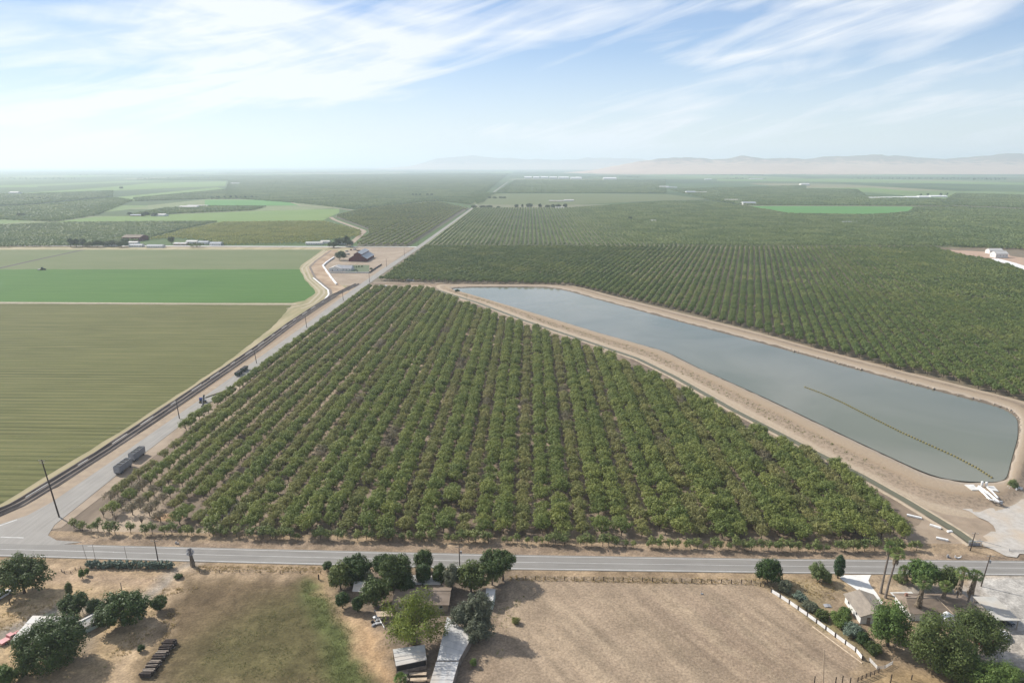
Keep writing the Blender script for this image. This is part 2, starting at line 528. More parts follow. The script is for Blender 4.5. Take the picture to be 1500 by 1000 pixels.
STEP = 0.6
gx, gy = np.meshgrid(np.arange(-235, 235.1, STEP), np.arange(66, 204.1, STEP))
NX, NY = gx.shape[1], gx.shape[0]
wx = gx + (fbm(gx, gy, 9, 21)-0.5)*7; wy = gy + (fbm(gx, gy, 9, 41)-0.5)*7   # ragged borders
colg = np.empty(gx.shape+(3,)); colg[:] = (0.40, 0.30, 0.20)
grass = np.zeros(gx.shape)
def patch(pxpts, col, soft=2.0, k=1.0, line=None):
    global colg
    P = [(p.x, p.y) for p in GP(pxpts)]
    if line:
        d = line/2 - dist_poly(wx, wy, P, closed=False)
    else:
        d = dist_poly(wx, wy, P); d = np.where(inside(wx, wy, P), d, -d)
    a = np.clip(d/soft*0.5+0.5, 0, 1)*k
    colg = colg*(1-a[..., None]) + np.array(col)*a[..., None]
    return a
# verge between road and orchard
patch([(-300, 770), (60, 785), (1500, 810), (1700, 815), (1700, 822), (1500, 822), (755, 813), (107, 797), (-300, 790)], (0.31, 0.235, 0.17), 1.5)
# verge on the near side
patch([(-300, 811), (0, 814), (375, 824), (750, 834), (1500, 842), (1500, 850), (750, 846), (0, 826)], (0.36, 0.265, 0.17), 1.5)
# left yard: straw and a grey drive
patch([(-300, 826), (250, 832), (262, 850), (200, 1000), (-300, 1000)], (0.52, 0.385, 0.232), 3)
patch([(60, 830), (250, 838), (240, 862), (60, 860)], (0.38, 0.28, 0.2), 4, .8)
patch([(-60, 975), (20, 925), (60, 900), (150, 885), (215, 868), (255, 840), (285, 818)], (0.36, 0.325, 0.285), 2.5, .85, line=4.5)
patch([(0, 930), (70, 893), (110, 890), (60, 950)], (0.36, 0.325, 0.285), 4, .8)
patch([(70, 900), (150, 905), (140, 960), (60, 960)], (0.3, 0.255, 0.21), 3, .7)
patch([(265, 840), (215, 930), (160, 1010)], (0.52, 0.39, 0.26), 2.0, .8, line=5)
# brown and green pasture
patch([(268, 846), (455, 846), (500, 930), (560, 1010), (190, 1010), (235, 930)], (0.19, 0.14, 0.085), 3)
patch([(300, 900), (455, 850), (500, 930), (550, 1010), (320, 1010), (240, 960)], (0.165, 0.132, 0.068), 6, .7)
grass = np.maximum(grass, patch([(380, 890), (455, 855), (500, 930), (545, 1010), (250, 1010), (300, 940)], (0.128, 0.128, 0.05), 7, .5))
grass = np.maximum(grass, patch([(440, 850), (475, 850), (520, 935), (550, 1010), (490, 1010)], (0.115, 0.14, 0.048), 3, .9))
patch([(448, 838), (470, 838), (505, 890), (550, 935), (580, 1010), (548, 1010), (520, 940), (478, 862)], (0.47, 0.33, 0.2), 2.5)
patch([(515, 905), (560, 915), (560, 950), (585, 1010), (555, 1010)], (0.5, 0.33, 0.185), 3, .8)
# farmyard in the middle
patch([(480, 832), (760, 838), (748, 880), (700, 940), (690, 1010), (580, 1010), (560, 930), (500, 890)], (0.24, 0.19, 0.145), 3)
# paddock
patch([(755, 847), (1110, 856), (1135, 870), (1270, 968), (1300, 1010), (690, 1010), (715, 920), (745, 870)], (0.37, 0.285, 0.205), 3)
patch([(960, 880), (1080, 880), (1150, 950), (1000, 950)], (0.3, 0.225, 0.165), 9, .6)
patch([(1000, 950), (1190, 930), (1260, 975), (1100, 1010)], (0.29, 0.215, 0.155), 9, .6)
patch([(735, 850), (800, 850), (760, 900), (720, 960)], (0.4, 0.315, 0.225), 5, .7)
patch([(700, 940), (735, 950), (720, 1010), (690, 1010)], (0.28, 0.21, 0.15), 5, .7)
for i in range(70):                                                  # mower and wheel streaks across the paddock
    x0 = R.uniform(700, 1200); y0 = R.uniform(850, 960)
    a_ = R.uniform(.8, 1.2)
    patch([(x0, y0), (x0+40*a_, y0+26*a_), (x0+95*a_, y0+75*a_)], R.choice([(0.44, 0.345, 0.245), (0.46, 0.355, 0.25), (0.3, 0.23, 0.165), (0.33, 0.26, 0.185)]), 1.2, R.uniform(.45, .8), line=R.uniform(.5, 1.8))
# right farm
patch([(1100, 846), (1240, 848), (1240, 870), (1225, 900), (1285, 960), (1270, 968), (1140, 868)], (0.36, 0.28, 0.165), 3)
grass = np.maximum(grass, .6*patch([(1130, 862), (1160, 862), (1290, 955), (1275, 968)], (0.22, 0.19, 0.1), 2, .8))
patch([(1200, 860), (1235, 865), (1300, 960), (1420, 985), (1400, 1010), (1300, 1010), (1260, 940)], (0.29, 0.22, 0.155), 3, .9)
patch([(1290, 1010), (1255, 985), (1310, 975), (1400, 985), (1410, 1010)], (0.46, 0.33, 0.18), 3, .8)
patch([(1432, 842), (1520, 842), (1600, 1010), (1430, 1010), (1445, 930)], (0.5, 0.475, 0.44), 3)
patch([(1470, 940), (1530, 920), (1560, 1010), (1450, 1010)], (0.48, 0.42, 0.35), 4, .6)
patch([(1275, 842), (1330, 842), (1340, 868), (1290, 868)], (0.4, 0.31, 0.215), 2, .9)
patch([(1340, 858), (1440, 856), (1440, 905), (1330, 880)], (0.45, 0.42, 0.385), 2.5, .8)
f1, f2 = fbm(gx, gy, 14, 3), fbm(gx, gy, 3.2, 9)
f3 = fbm(gx, gy, 1.6, 15, 2)
d_ = G(990, 925)-G(900, 850); d_.normalize()
uu, vv = gx*d_.x + gy*d_.y, -gx*d_.y + gy*d_.x
f4 = fbm(uu/16, vv, 1.6, 27, 3)
P_ = [(p.x, p.y) for p in GP([(755, 847), (1110, 856), (1135, 870), (1270, 968), (1300, 1010), (690, 1010), (715, 920), (745, 870)])]
pad = inside(wx, wy, P_)
colg *= (0.74 + 0.42*f1)[..., None]
colg *= np.where(pad, 0.84 + 0.32*f2, 0.62 + 0.70*f2)[..., None]
colg *= np.where(pad, 0.74 + 0.54*f4, 0.74 + 0.52*f3)[..., None]
colg *= 0.75
spk = NR.random(gx.shape); colg *= (0.9 + 0.2*spk)[..., None]
zz = (fbm(gx, gy, 6, 61)-0.5)*0.10 - 0.05
V = np.stack([gx, gy, zz], -1).reshape(-1, 3)
ii = np.arange(NX*NY).reshape(NY, NX)
Q = np.stack([ii[:-1, :-1], ii[:-1, 1:], ii[1:, 1:], ii[1:, :-1]], -1).reshape(-1, 4)
m, nt, out = new_mat('yard_soil')
at = nd(nt, 'ShaderNodeAttribute', attribute_name='soil')
v = coords(nt)
fn = noise(nt, v, 1.6, 7, 0.65)
c_ = mixc(nt, remap(nt, fn, 0.3, 0.7, 0.0, 1.0), mixc(nt, 1.0, at.outputs['Color'], (0.66, 0.65, 0.63), 'MULTIPLY'), mixc(nt, 1.0, at.outputs['Color'], (1.34, 1.32, 1.28), 'MULTIPLY'))
finish(nt, out, c_, 0.95, 0.1, fn, 0.12)
me = np_mesh('yard_ground', V, Q, m, True)
a = me.color_attributes.new('soil', 'FLOAT_COLOR', 'POINT')
a.data.foreach_set('color', np.concatenate([colg.reshape(-1, 3), np.ones((NX*NY, 1))], 1).astype(np.float32).ravel())
tag(add_obj('yard_ground', me), kind='structure')

# orchard floor
MT['orchard_soil'] = M('orchard_soil', (0.18, 0.135, 0.094), (0.11, 0.083, 0.06), 0.22, stretch=(1, .35, 1), c3=(0.36, 0.28, 0.2), scale3=0.06, bump=0.05)
sheet('orchard_floor', [(-166, 203.5), (150, 203.5), (150, 208), (112, 318), (72, 420), (-46, 606), (-105, 695), (-168, 702)], MT['orchard_soil'], -0.12)
MT['dirt'] = M('pale_dirt', (0.295, 0.228, 0.163), (0.22, 0.168, 0.12), 0.25, c3=(0.33, 0.262, 0.195), scale3=0.04, bump=0.05)
MT['dirt_brown'] = M('brown_dirt', (0.3, 0.205, 0.125), (0.2, 0.135, 0.085), 0.2, c3=(0.4, 0.3, 0.205), scale3=0.04, bump=0.05)
sheet('orchard_floor', [(-169, 706), (-60, 706), (40, 690), (71, 655), (262, 345), (330, 240), (900, 240), (900, 1034), (-169, 1034)], M('walnut_floor', (0.19, 0.15, 0.1), (0.12, 0.1, 0.065), 0.2), -0.12)  # soil coloured darker for the shade between the crowns
sheet('orchard_floor', [(-166, 1042), (1500, 1042), (1800, 2250), (-166, 2180)], M('far_orchard_floor', (0.17, 0.165, 0.09), (0.12, 0.125, 0.065), 0.05), 0.0)

# striped hay field, green field, pale stubble field (left)
def field_mat(name, a, b, c, s1, s2, k=1.0, along=(0.004, 0.22, 1)):
    m, nt, out = new_mat(name)
    f = noise(nt, coords(nt, along), 1.0, 5, 0.7)
    g = noise(nt, coords(nt, (0.02, 1.1, 1)), 1.0, 3, 0.6)
    h = noise(nt, coords(nt), 0.012, 5)
    t = noise(nt, coords(nt), 0.6, 4)
    col = mixc(nt, remap(nt, f, 0.38, 0.62), a, b)
    col = mixc(nt, remap(nt, g, 0.38, 0.62, 0, 0.9*k), col, c)
    col = mixc(nt, remap(nt, h, 0.5, 0.75, 0, 0.45), col, c)
    col = mixc(nt, remap(nt, t, 0.3, 0.7, 0.0, 0.3), col, b)
    if k >= 1:                                               # swaths left by the mower, roughly every 4.5 m
        sp_ = nd(nt, 'ShaderNodeSeparateXYZ'); nt.links.new(coords(nt), sp_.inputs[0])
        ph = math_(nt, 'ADD', math_(nt, 'MULTIPLY', sp_.outputs[1], 2*PI/4.6), math_(nt, 'MULTIPLY', noise(nt, coords(nt, (.003, .05, 1)), 1.0, 3), 9.0))
        band = remap(nt, math_(nt, 'SINE', ph), -0.2, 1.0, 0, 1)
        band = math_(nt, 'MULTIPLY', band, remap(nt, noise(nt, coords(nt, (.01, .03, 1)), 1.0, 4), 0.3, 0.65, 0.15, 0.85))
        col = mixc(nt, band, col, tuple(x*.62 for x in c))
        ph2 = remap(nt, noise(nt, coords(nt, (.03, 1.6, 1)), 1.0, 2), 0.55, 0.72, 0, .5)
        col = mixc(nt, ph2, col, tuple(x*1.35 for x in b))
    finish(nt, out, col, 0.95, 0.1, g, 0.1)
    return m
MT['hay'] = field_mat('mown_hay', (0.12, 0.123, 0.043), (0.168, 0.16, 0.068), (0.075, 0.084, 0.028), 1, 1)
MT['green_crop'] = field_mat('green_crop', (0.062, 0.138, 0.031), (0.088, 0.16, 0.042), (0.042, 0.1, 0.023), 1, 1, .7)
MT['stubble'] = field_mat('pale_stubble', (0.125, 0.15, 0.07), (0.155, 0.17, 0.088), (0.1, 0.128, 0.052), 1, 1, .7, (0.01, 0.04, 1))
MT['light_crop'] = field_mat('light_green_crop', (0.13, 0.2, 0.06), (0.16, 0.22, 0.075), (0.11, 0.17, 0.05), 1, 1, .5, (0.003, 0.006, 1))
MT['weed_margin'] = M('weedy_margin', (0.3, 0.25, 0.145), (0.2, 0.185, 0.085), 0.15, stretch=(1, .15, 1), c3=(0.36, 0.3, 0.19), scale3=0.05)
sheet('hay_field', [(-900, 222), (-193.5, 222), (-190.5, 300), (-190.5, 400), (-197, 500), (-211, 588), (-900, 588)], MT['hay'], -0.1, jag=0.5, step=9)
sheet('field_margin', [(-900, 199), (-186.2, 199), (-186.2, 600), (-188, 690), (-215, 770), (-258, 860), (-255, 915), (-250, 1022), (-900, 1022)], MT['weed_margin'], -0.16)
MT['ditch'] = M('wet_ditch_mud', (0.19, 0.155, 0.125), (0.11, 0.088, 0.073), 0.5, stretch=(1, .2, 1))
P2D = lambda l: [tuple(q)[:2] for q in GP(l)]
sheet('green_field', P2D([(-200, 443.5), (428, 443.5), (446, 440), (462, 429), (461, 425), (446, 409), (439.5, 394.2), (-200, 394.2)]), MT['green_crop'], -0.1, jag=0.6, step=12)
sheet('stubble_field', P2D([(-200, 394.0), (438, 394.0), (440.5, 389), (473, 365.6), (-200, 365.6)]), MT['stubble'], -0.1, jag=0.6, step=12)
# field tracks that curve with the ditch
MT['track'] = M('pale_track', (0.4, 0.34, 0.24), (0.31, 0.26, 0.18), 0.3)
ribbon('field_track', resample(P2D([(452, 445), (468, 428.5), (466, 423), (448, 408), (441.7, 393), (449, 386), (476, 366.5)]), 50) if False else resample([(x, y, 0) for x, y in P2D([(420, 452), (452, 444.5), (468, 429), (466.5, 424), (449, 408), (442, 393), (449, 386), (476, 366.5)])], 60), 2.2, MT['track'], -0.05)
ribbon('field_track', resample([(x, y, 0) for x, y in P2D([(440, 452), (458, 446), (475, 430), (474.5, 424.5), (455, 408), (448, 391.5), (480, 366.5)])], 60), 2.2, MT['track'], -0.04)
ribbon('field_track', [(-900, 593.5), (-209, 593.5)], 4.5, MT['track'], -0.05)
ribbon('ditch', resample([(x, y, 0) for x, y in P2D([(472, 446), (485, 431), (484, 424.5), (461.5, 406.5), (454, 391), (463, 382), (485, 367)])], 60), 2.6, MT['ditch'], -0.02)
ribbon('pale_pipe', resample([(x, y, 0) for x, y in P2D([(468, 447.5), (481.5, 431), (480.5, 424.5), (458.5, 406.5)])], 60), 1.5, MT['white_paint'], 0.0)
ribbon('dirt_road', resample([(x, y, 0) for x, y in P2D([(505, 433), (494, 423), (472, 406), (463, 392), (470, 383), (484, 371), (488, 366)])], 50), [15+4*math.sin(PI*i/49) for i in range(50)], MT['dirt_brown'], -0.03)
ribbon('dirt_road', resample([(-281, 1046), (-290, 1125), (-312, 1290), (-445, 1557), (-478, 1640)], 20), 9, MT['dirt'], 0.05)
# dirt pads round the barn
sheet('barn_yard', [(-270, 907), (-262, 830), (-228, 762), (-200, 700), (-190, 690), (-176, 690), (-176, 1020), (-265, 1022)], MT['dirt'], -0.06, jag=0.6)
sheet('barn_lawn', GP([(512, 388), (541, 388), (541, 398), (505, 399)]), M('lawn', (0.08, 0.11, 0.05), (0.12, 0.135, 0.075), .3), -0.02)

# ------------------------------------------------------------------ roads
def asphalt(name, a, b):
    m, nt, out = new_mat(name)
    f = noise(nt, coords(nt, (.05, .9, 1) if 'main' in name else (.9, .05, 1)), 1.0, 4)
    g = noise(nt, coords(nt), 0.12, 6)
    t = noise(nt, coords(nt), 3.0, 3)
    col = mixc(nt, remap(nt, f, 0.35, 0.65), a, b)
    col = mixc(nt, remap(nt, g, 0.45, 0.75, 0, .5), col, tuple(x*1.15 for x in a))
    col = mixc(nt, remap(nt, t, 0.3, 0.7, 0, .25), col, tuple(x*.75 for x in b))
    finish(nt, out, col, 0.85, 0.25)
    return m
MT['asphalt'] = asphalt('main_asphalt', (0.23, 0.217, 0.197), (0.187, 0.176, 0.16))
MT['asphalt_side'] = asphalt('side_asphalt', (0.285, 0.268, 0.242), (0.232, 0.217, 0.196))
far_l = [(-420, 198.4)] + [tuple(G(x, y))[:2] for x, y in ((107, 799), (375, 805.3), (755, 814.2), (1125, 820), (1500, 823))] + [(420, 196)]
near_l = [(-420, 191.5)] + [tuple(G(x, y))[:2] for x, y in ((0, 812.5), (375, 822.8), (750, 832), (1125, 837), (1500, 840.5))] + [(420, 189.2)]
A = resample([(x, y+.8, 0) for x, y in far_l], 80); B = resample([(x, y-.8, 0) for x, y in near_l], 80)
mb = MB().add([(p.x, p.y, 0.06) for p in A] + [(p.x, p.y, 0.06) for p in B], [(i+80, i+81, i+1, i) for i in range(79)])
tag(mb.build('road', MT['asphalt']), kind='structure')
def lerp2(a, b, t): return [p.lerp(q, t) for p, q in zip(a, b)]
def marks(t0, t1, i0=0.0, i1=1.0, name='road_marking', z=0.066):
    a = lerp2(A, B, t0); b = lerp2(A, B, t1)
    lo_, hi_ = int(i0*79), max(int(i0*79)+1, int(i1*79))
    a, b = a[lo_:hi_+1], b[lo_:hi_+1]
    n = len(a)
    mb = MB().add([(p.x, p.y, z) for p in a] + [(p.x, p.y, z) for p in b], [(i+n, i+n+1, i+1, i) for i in range(n-1)])
    tag(mb.build(name, MT['line_white']), kind='structure')
marks(0.09, 0.11, 0.335); marks(0.905, 0.93)
MT['line_yellow'] = M('road_paint_worn', (0.5, 0.46, 0.36), (0.36, 0.34, 0.3), 1.0, stretch=(.3, 1, 1))
marks(0.495, 0.51, .345)
marks(0.47, 0.49, 0, .345)
# side road with a flared mouth
side = [(-175.5, 224), (-174.8, 260), (-174.3, 350), (-174.5, 500), (-177, 640), (-177, 780), (-175, 930), (-173, 1030), (-172, 1500), (-172, 2000), (-175, 3000), (-175, 5200)]
side_r = [(-164.0, 224), (-165.5, 260), (-167, 350), (-167.5, 500), (-169, 640), (-168.5, 780), (-167, 930), (-165.5, 1030), (-166, 1500), (-166, 2000), (-168, 3000), (-168, 5200)]
n = len(side)
mb = MB().add([(x, y, 0.062) for x, y in side] + [(x, y, 0.062) for x, y in side_r], [(i, i+n, i+1+n, i+1) for i in range(n-1)])
flare = [(-175.5, 224), (-177.5, 214), (-184, 206), (-205, 200.5), (-300, 199.5), (-300, 195)] + [(p.x, p.y-.6) for p in A if -300 < p.x < -146] + [(-147, 197.2), (-156, 198), (-161, 201), (-163.5, 208), (-164, 224)]
mb.prism([(x, y) for x, y in flare][::-1], -0.2, 0.061)
tag(mb.build('side_road', MT['asphalt_side']), kind='structure')
sheet('shoulder', [(-166.5, 203), (-160, 206), (-159.5, 330), (-166, 520), (-167, 700), (-170, 700), (-170, 203)], MT['dirt'], -0.04)
sheet('shoulder', [(-181.5, 200), (-172, 226), (-172, 690), (-179.5, 690), (-178.6, 353), (-181.5, 236), (-195, 204), (-400, 199), (-400, 194), (-190, 196)], M('tan_shoulder', (0.315, 0.243, 0.168), (0.25, 0.192, 0.138), .3), -0.04)
ribbon('road_marking', [(-187, 199), (-179, 211)], 0.5, MT['line_white'], 0.075)
ribbon('road_marking', [(-176, 199.5), (-168, 199.2)], 0.4, MT['line_white'], 0.075)
ribbon('cross_road', [(-1500, 1036), (-600, 1036), (-250, 1034), (-166, 1034)], 9, MT['concrete'], 0.03)
ribbon('dirt_road', [(-166, 709.5), (40, 709.5)], 8, MT['dirt'], 0.02)
ribbon('dirt_road', [(-166, 1038), (760, 1038)], 6, MT['dirt_brown'], 0.03)

# ditch beside the side road: two dark channels with a pipe bank between
dl = [(-196, 200), (-187.6, 222), (-185.2, 268), (-185.2, 357), (-185.8, 440), (-188.6, 520), (-188.5, 590), (-187.5, 640), (-181, 700)]
ridge = MB()
P1 = resample([(x, y, 0) for x, y in dl], 90)
n = len(P1)
prof = [(-2.2, 0.0), (-1.6, 0.75), (-1.0, 0.85), (-0.5, 0.1), (0.7, -0.02), (1.2, 0.7), (1.9, 0.8), (2.6, 0.1), (3.4, 0.05), (4.0, 0.45), (4.8, -0.1)]
vs_ = []
for i, p in enumerate(P1):
    for dx, z in prof:
        vs_.append((p.x+dx, p.y, z-.05 + (R.uniform(-.12, .12) if z > .2 else 0)))
k = len(prof)
ridge.add(vs_, [(i*k+j, i*k+j+1, (i+1)*k+j+1, (i+1)*k+j) for i in range(n-1) for j in range(k-1)])
tag(ridge.build('ditch', MT['ditch']), kind='structure')
pipe_mat = M('pale_pipe', (0.6, 0.57, 0.52), (0.5, 0.47, 0.42), .5)
for i in range(0, 15):
    y0 = 226 + i*24.5
    q = [p for p in P1 if y0 <= p.y <= y0+15]
    if len(q) < 2: continue
    o = MB().tube([(p.x+.15, p.y, 0.28) for p in q], 0.3, 8).build('irrigation_pipe', pipe_mat)
    ords_p = ['nearest to the intersection', 'second', 'third', 'fourth', 'fifth', 'sixth', 'seventh', 'eighth', 'ninth', 'tenth', 'eleventh', 'twelfth', 'thirteenth', 'fourteenth', 'fifteenth']
    tag(o, 'pale pipe length lying in the roadside ditch, ' + (ords_p[i] if i == 0 else ords_p[i] + ' one up from the intersection'), 'pipe', 'irrigation pipes lying in the ditch beside the side road')
# diagonal drain across the pale stubble
ribbon('ditch', resample([(-860, 748), (-640, 905), (-560, 965), (-545, 1000), (-600, 1028)], 2) if False else [tuple(G(-120, 425))[:2], tuple(G(0, 392.5))[:2], tuple(G(60, 379))[:2], tuple(G(121, 366))[:2]], 6, M('dark_ditch', (0.07, 0.058, 0.048), (0.045, 0.038, 0.032), .3), -0.02)
ribbon('ditch', [(-900, 590.2), (-208, 590.2)], 1.5, MT['ditch'], -0.02)

# ------------------------------------------------------------------ pond
wpx = [(660, 422.5), (690, 420.8), (750, 420.6), (790, 420.8), (812, 422), (832, 426), (850, 431), (880, 439.5), (1000, 472), (1100, 498), (1180, 520), (1325, 560), (1412, 582), (1455, 593), (1478, 600),
       (1492, 613), (1492, 640), (1484, 668), (1478, 690), (1474, 708), (1450, 707), (1420, 707), (1390, 705), (1362, 697), (1325, 680), (1250, 645), (1125, 585), (1025, 540), (975, 515), (875, 487), (800, 464), (750, 450), (690, 432), (668, 427)]
opx = [(640, 416.5), (690, 416), (750, 416), (800, 416), (828, 416.5), (850, 420.5), (868, 425), (895, 433), (1015, 463), (1115, 488), (1196, 511), (1340, 548), (1427, 569), (1475, 581), (1520, 592),
       (1530, 610), (1530, 645), (1522, 680), (1512, 705), (1500, 745), (1475, 752), (1440, 762), (1400, 755), (1360, 747), (1320, 727), (1190, 657), (1078, 596), (990, 548), (937, 523), (845, 493), (770, 468), (705, 442), (650, 426), (640, 422)]
WZ = 0.35
W = GP(wpx, WZ); O = GP(opx, 0.0)
cl = lambda a: a + [a[0]]
# subdivide between the matched pairs
wr, orr = [], []
for i in range(len(W)):
    a, b, c, d = W[i], W[(i+1) % len(W)], O[i], O[(i+1) % len(O)]
    k = max(2, int((b-a).length/3.0))
    for j in range(k):
        wr.append(a.lerp(b, j/k)); orr.append(c.lerp(d, j/k))
# soften the corners
def smooth(P, it=5):
    for _ in range(it):
        P = [(P[i-1] + P[i]*2 + P[(i+1) % len(P)])/4 for i in range(len(P))]
    return P
wr, orr = smooth(wr), smooth(orr)
tprof = [(-0.05, -0.6), (0.0, WZ-.08), (0.035, WZ+.45), (0.09, WZ+.8), (0.16, 1.5), (0.30, 1.55), (0.42, 1.5), (0.52, 1.2), (0.62, 0.85), (0.72, 0.5), (0.82, 0.22), (0.92, 0.05), (1.04, -0.14)]
V, T, k = [], [], len(tprof)
for i, (a, b) in enumerate(zip(wr, orr)):
    for t, z in tprof:
        p = a.lerp(b, t)
        j = 0.22 if .45 < t < .9 else (.12 if 0.02 < t < .1 else 0.03)
        V.append((p.x + R.uniform(-j, j)*1.5, p.y + R.uniform(-j, j)*1.5, z + R.uniform(-j, j)))
        T.append(t)
n = len(wr)
V = np.array(V)
Q = np.array([(i*k+j, i*k+j+1, ((i+1) % n)*k+j+1, ((i+1) % n)*k+j) for i in range(n) for j in range(k-1)])
m, nt, out = new_mat('levee_dirt')
at = nd(nt, 'ShaderNodeAttribute', attribute_name='across')
v = coords(nt)
n5 = noise(nt, v, 0.8, 7, 0.65); n6 = noise(nt, v, 0.12, 5)
tt = math_(nt, 'ADD', at.outputs['Fac'], remap(nt, n6, 0.2, 0.8, -0.075, 0.05))
cr = nd(nt, 'ShaderNodeValToRGB'); el = cr.color_ramp.elements
el[0].position, el[0].color = 0.0, c4((0.086, 0.073, 0.060))
el[1].position, el[1].color = 1.0, c4((0.361, 0.292, 0.211))
for p_, c_ in ((0.03, (0.103, 0.086, 0.069)), (0.06, (0.353, 0.297, 0.237)), (0.15, (0.318, 0.262, 0.202)), (0.22, (0.327, 0.258, 0.185)), (0.40, (0.301, 0.237, 0.168)), (0.46, (0.284, 0.215, 0.146)), (0.55, (0.267, 0.206, 0.150)), (0.78, (0.301, 0.237, 0.176)), (0.86, (0.378, 0.310, 0.232))):
    e = el.new(p_); e.color = c4(c_)
nt.links.new(tt, cr.inputs[0])
wd = math_(nt, 'MULTIPLY', remap(nt, at.outputs['Fac'], 0.45, 0.55), remap(nt, at.outputs['Fac'], 0.85, 0.7))
weeds = math_(nt, 'MULTIPLY', wd, remap(nt, n5, 0.46, 0.62, 0, .8))
c_ = mixc(nt, remap(nt, n5, 0.3, 0.7, 0, .45), cr.outputs[0], (0.26, 0.195, 0.135))
c_ = mixc(nt, weeds, c_, (0.15, 0.12, 0.085))
finish(nt, out, c_, 0.95, 0.1, n5, 0.25)
me = np_mesh('levee', V, Q, m, True)
at_ = me.attributes.new('across', 'FLOAT', 'POINT')
at_.data.foreach_set('value', np.array(T, dtype=np.float32))
tag(add_obj('levee', me), kind='structure')
# water
m, nt, out = new_mat('pond_water')
v = coords(nt, (1, 1, 1))
murk = mixc(nt, remap(nt, noise(nt, v, 0.012, 4, .5, .8), 0.35, 0.65), (0.115, 0.125, 0.088), (0.175, 0.175, 0.135))
rip = noise(nt, coords(nt, (.5, 1.4, 1), .5), 1.3, 3)
p = finish(nt, out, murk, 0.045, 0.5, rip, 0.012)
p.inputs['IOR'].default_value = 1.333
sheet('water', [(a.x - (b.x-a.x)*.03, a.y - (b.y-a.y)*.03) for a, b in zip(wr, orr)], m, WZ)

# concrete-lined canal along the foot of the levee
cpx = [(640, 424.5), (700, 443.5), (770, 470), (845, 495), (934, 525), (987, 551), (1074, 600), (1190, 660), (1263, 697), (1325, 732), (1406, 781), (1430, 799)]
P2 = resample([tuple(p) for p in GP(cpx)], 120)
n = len(P2); vs_ = []; vw = []
for i, p in enumerate(P2):
    t = (P2[min(i+1, n-1)] - P2[max(i-1, 0)]).normalized()
    nn = Vector((-t.y, t.x, 0))
    for d, z in ((-3.3, -.12), (-2.6, .25), (-2.1, .25), (-1.5, -.1), (1.5, -.1), (2.1, .25), (2.6, .25), (3.3, -.12)):
        q = p + nn*d; vs_.append((q.x, q.y, z))
    for d in (-1.5, 1.5):
        q = p + nn*d; vw.append((q.x, q.y, 0.1))
k = 8
mb = MB().add(vs_, [(i*k+j+1, i*k+j, (i+1)*k+j, (i+1)*k+j+1) for i in range(n-1) for j in range(k-1)])
tag(mb.build('canal_bank', M('canal_lining', (0.36, 0.295, 0.22), (0.28, 0.225, 0.165), .5)), kind='structure')
mb = MB().add(vw, [(i*2+1, i*2, i*2+2, i*2+3) for i in range(n-1)])
m, nt, out = new_mat('canal_water')
p = finish(nt, out, (0.115, 0.112, 0.072), 0.5, 0.2, noise(nt, coords(nt), 1.2, 2), 0.01)
tag(mb.build('canal_water', m), kind='structure')

# gravel lot at the pond's near corner, driveway
sheet('gravel_lot', GP([(1375, 722), (1420, 718), (1475, 735), (1560, 722), (1620, 770), (1560, 812), (1475, 815), (1440, 800), (1455, 770), (1425, 752)]), M('gravel', (0.43, 0.4, 0.36), (0.35, 0.32, 0.28), .6, c3=(0.42, 0.34, 0.255), scale3=0.08, bump=.05), -0.02 + 0.2, jag=1.3, step=2.2)
sheet('lot_ground', [(120, 203), (260, 203), (260, 330), (225, 240), (175, 228), (150, 232)], MT['dirt'], -0.1, jag=.8, step=3)
sheet('driveway', GP([(1229, 842), (1276, 841.5), (1272, 850), (1276, 858), (1284, 868), (1293, 882), (1290, 886), (1279, 886), (1262, 868), (1232, 848)]), M('driveway_concrete', (0.68, 0.67, 0.63), (0.58, 0.565, 0.53), .4, c3=(.6, .57, .52), scale3=.1), 0.04)
sheet('driveway', GP([(1303, 867), (1335, 866), (1345, 875), (1310, 874)]), MT['concrete'], 0.04)

# ------------------------------------------------------------------ hills on the skyline
def hills(name, top, dist, depth, mat, seed, foot=0.32):
    px0, px1 = top[0][0], top[-1][0]
    nx, ny = 260, 26
    V = []
    rng = np.random.default_rng(seed)
    for j in range(ny):
        f = j/(ny-1)
        for i in range(nx):
            px = px0 + (px1-px0)*i/(nx-1)
            ty = np.interp(px, [t[0] for t in top], [t[1] for t in top])
            dd = dist + depth*f*1.5
            # height of the ridge at f = 0.66
            up = math.tan(math.radians((242-ty)*0.0573*0.94)) * (dist+depth) + H
            g = (f/0.66 if f < 0.66 else max(0, 1-(f-0.66)/0.34))
            g = max(0.0, g)**1.5 if f < .66 else g
            x = (px-750)/1032.0*dd + 0.027*dd*-1
            tp = min(1.0, i/(nx*.22)); tp = tp*tp*(3-2*tp)
            V.append((x, dd, up*g*tp - 12*(1-tp)))
    V = np.array(V)
    hh = fbm(V[:, 0]+9e4, V[:, 1], 900, seed, 5)-0.5
    rid = np.abs(fbm(V[:, 0]+5e4, V[:, 1]*.6, 700, seed+9, 4)-0.5)*2
    V[:, 2] = np.maximum(V[:, 2]*(0.86 + 0.5*hh + 0.25*(0.35-rid)), -8)
    ii = np.arange(nx*ny).reshape(ny, nx)
    Q = np.stack([ii[:-1, :-1], ii[:-1, 1:], ii[1:, 1:], ii[1:, :-1]], -1).reshape(-1, 4)
    tag(add_obj(name, np_mesh(name, V, Q, mat, True)), kind='structure')
m, nt, out = new_mat('dry_hill_grass')
v = coords(nt)
sp = nd(nt, 'ShaderNodeSeparateXYZ'); nt.links.new(v, sp.inputs[0])
f = noise(nt, v, 0.002, 6); g = noise(nt, v, 0.006, 5)
c_ = mixc(nt, remap(nt, f, .35, .65), (0.5, 0.35, 0.25), (0.42, 0.29, 0.21))
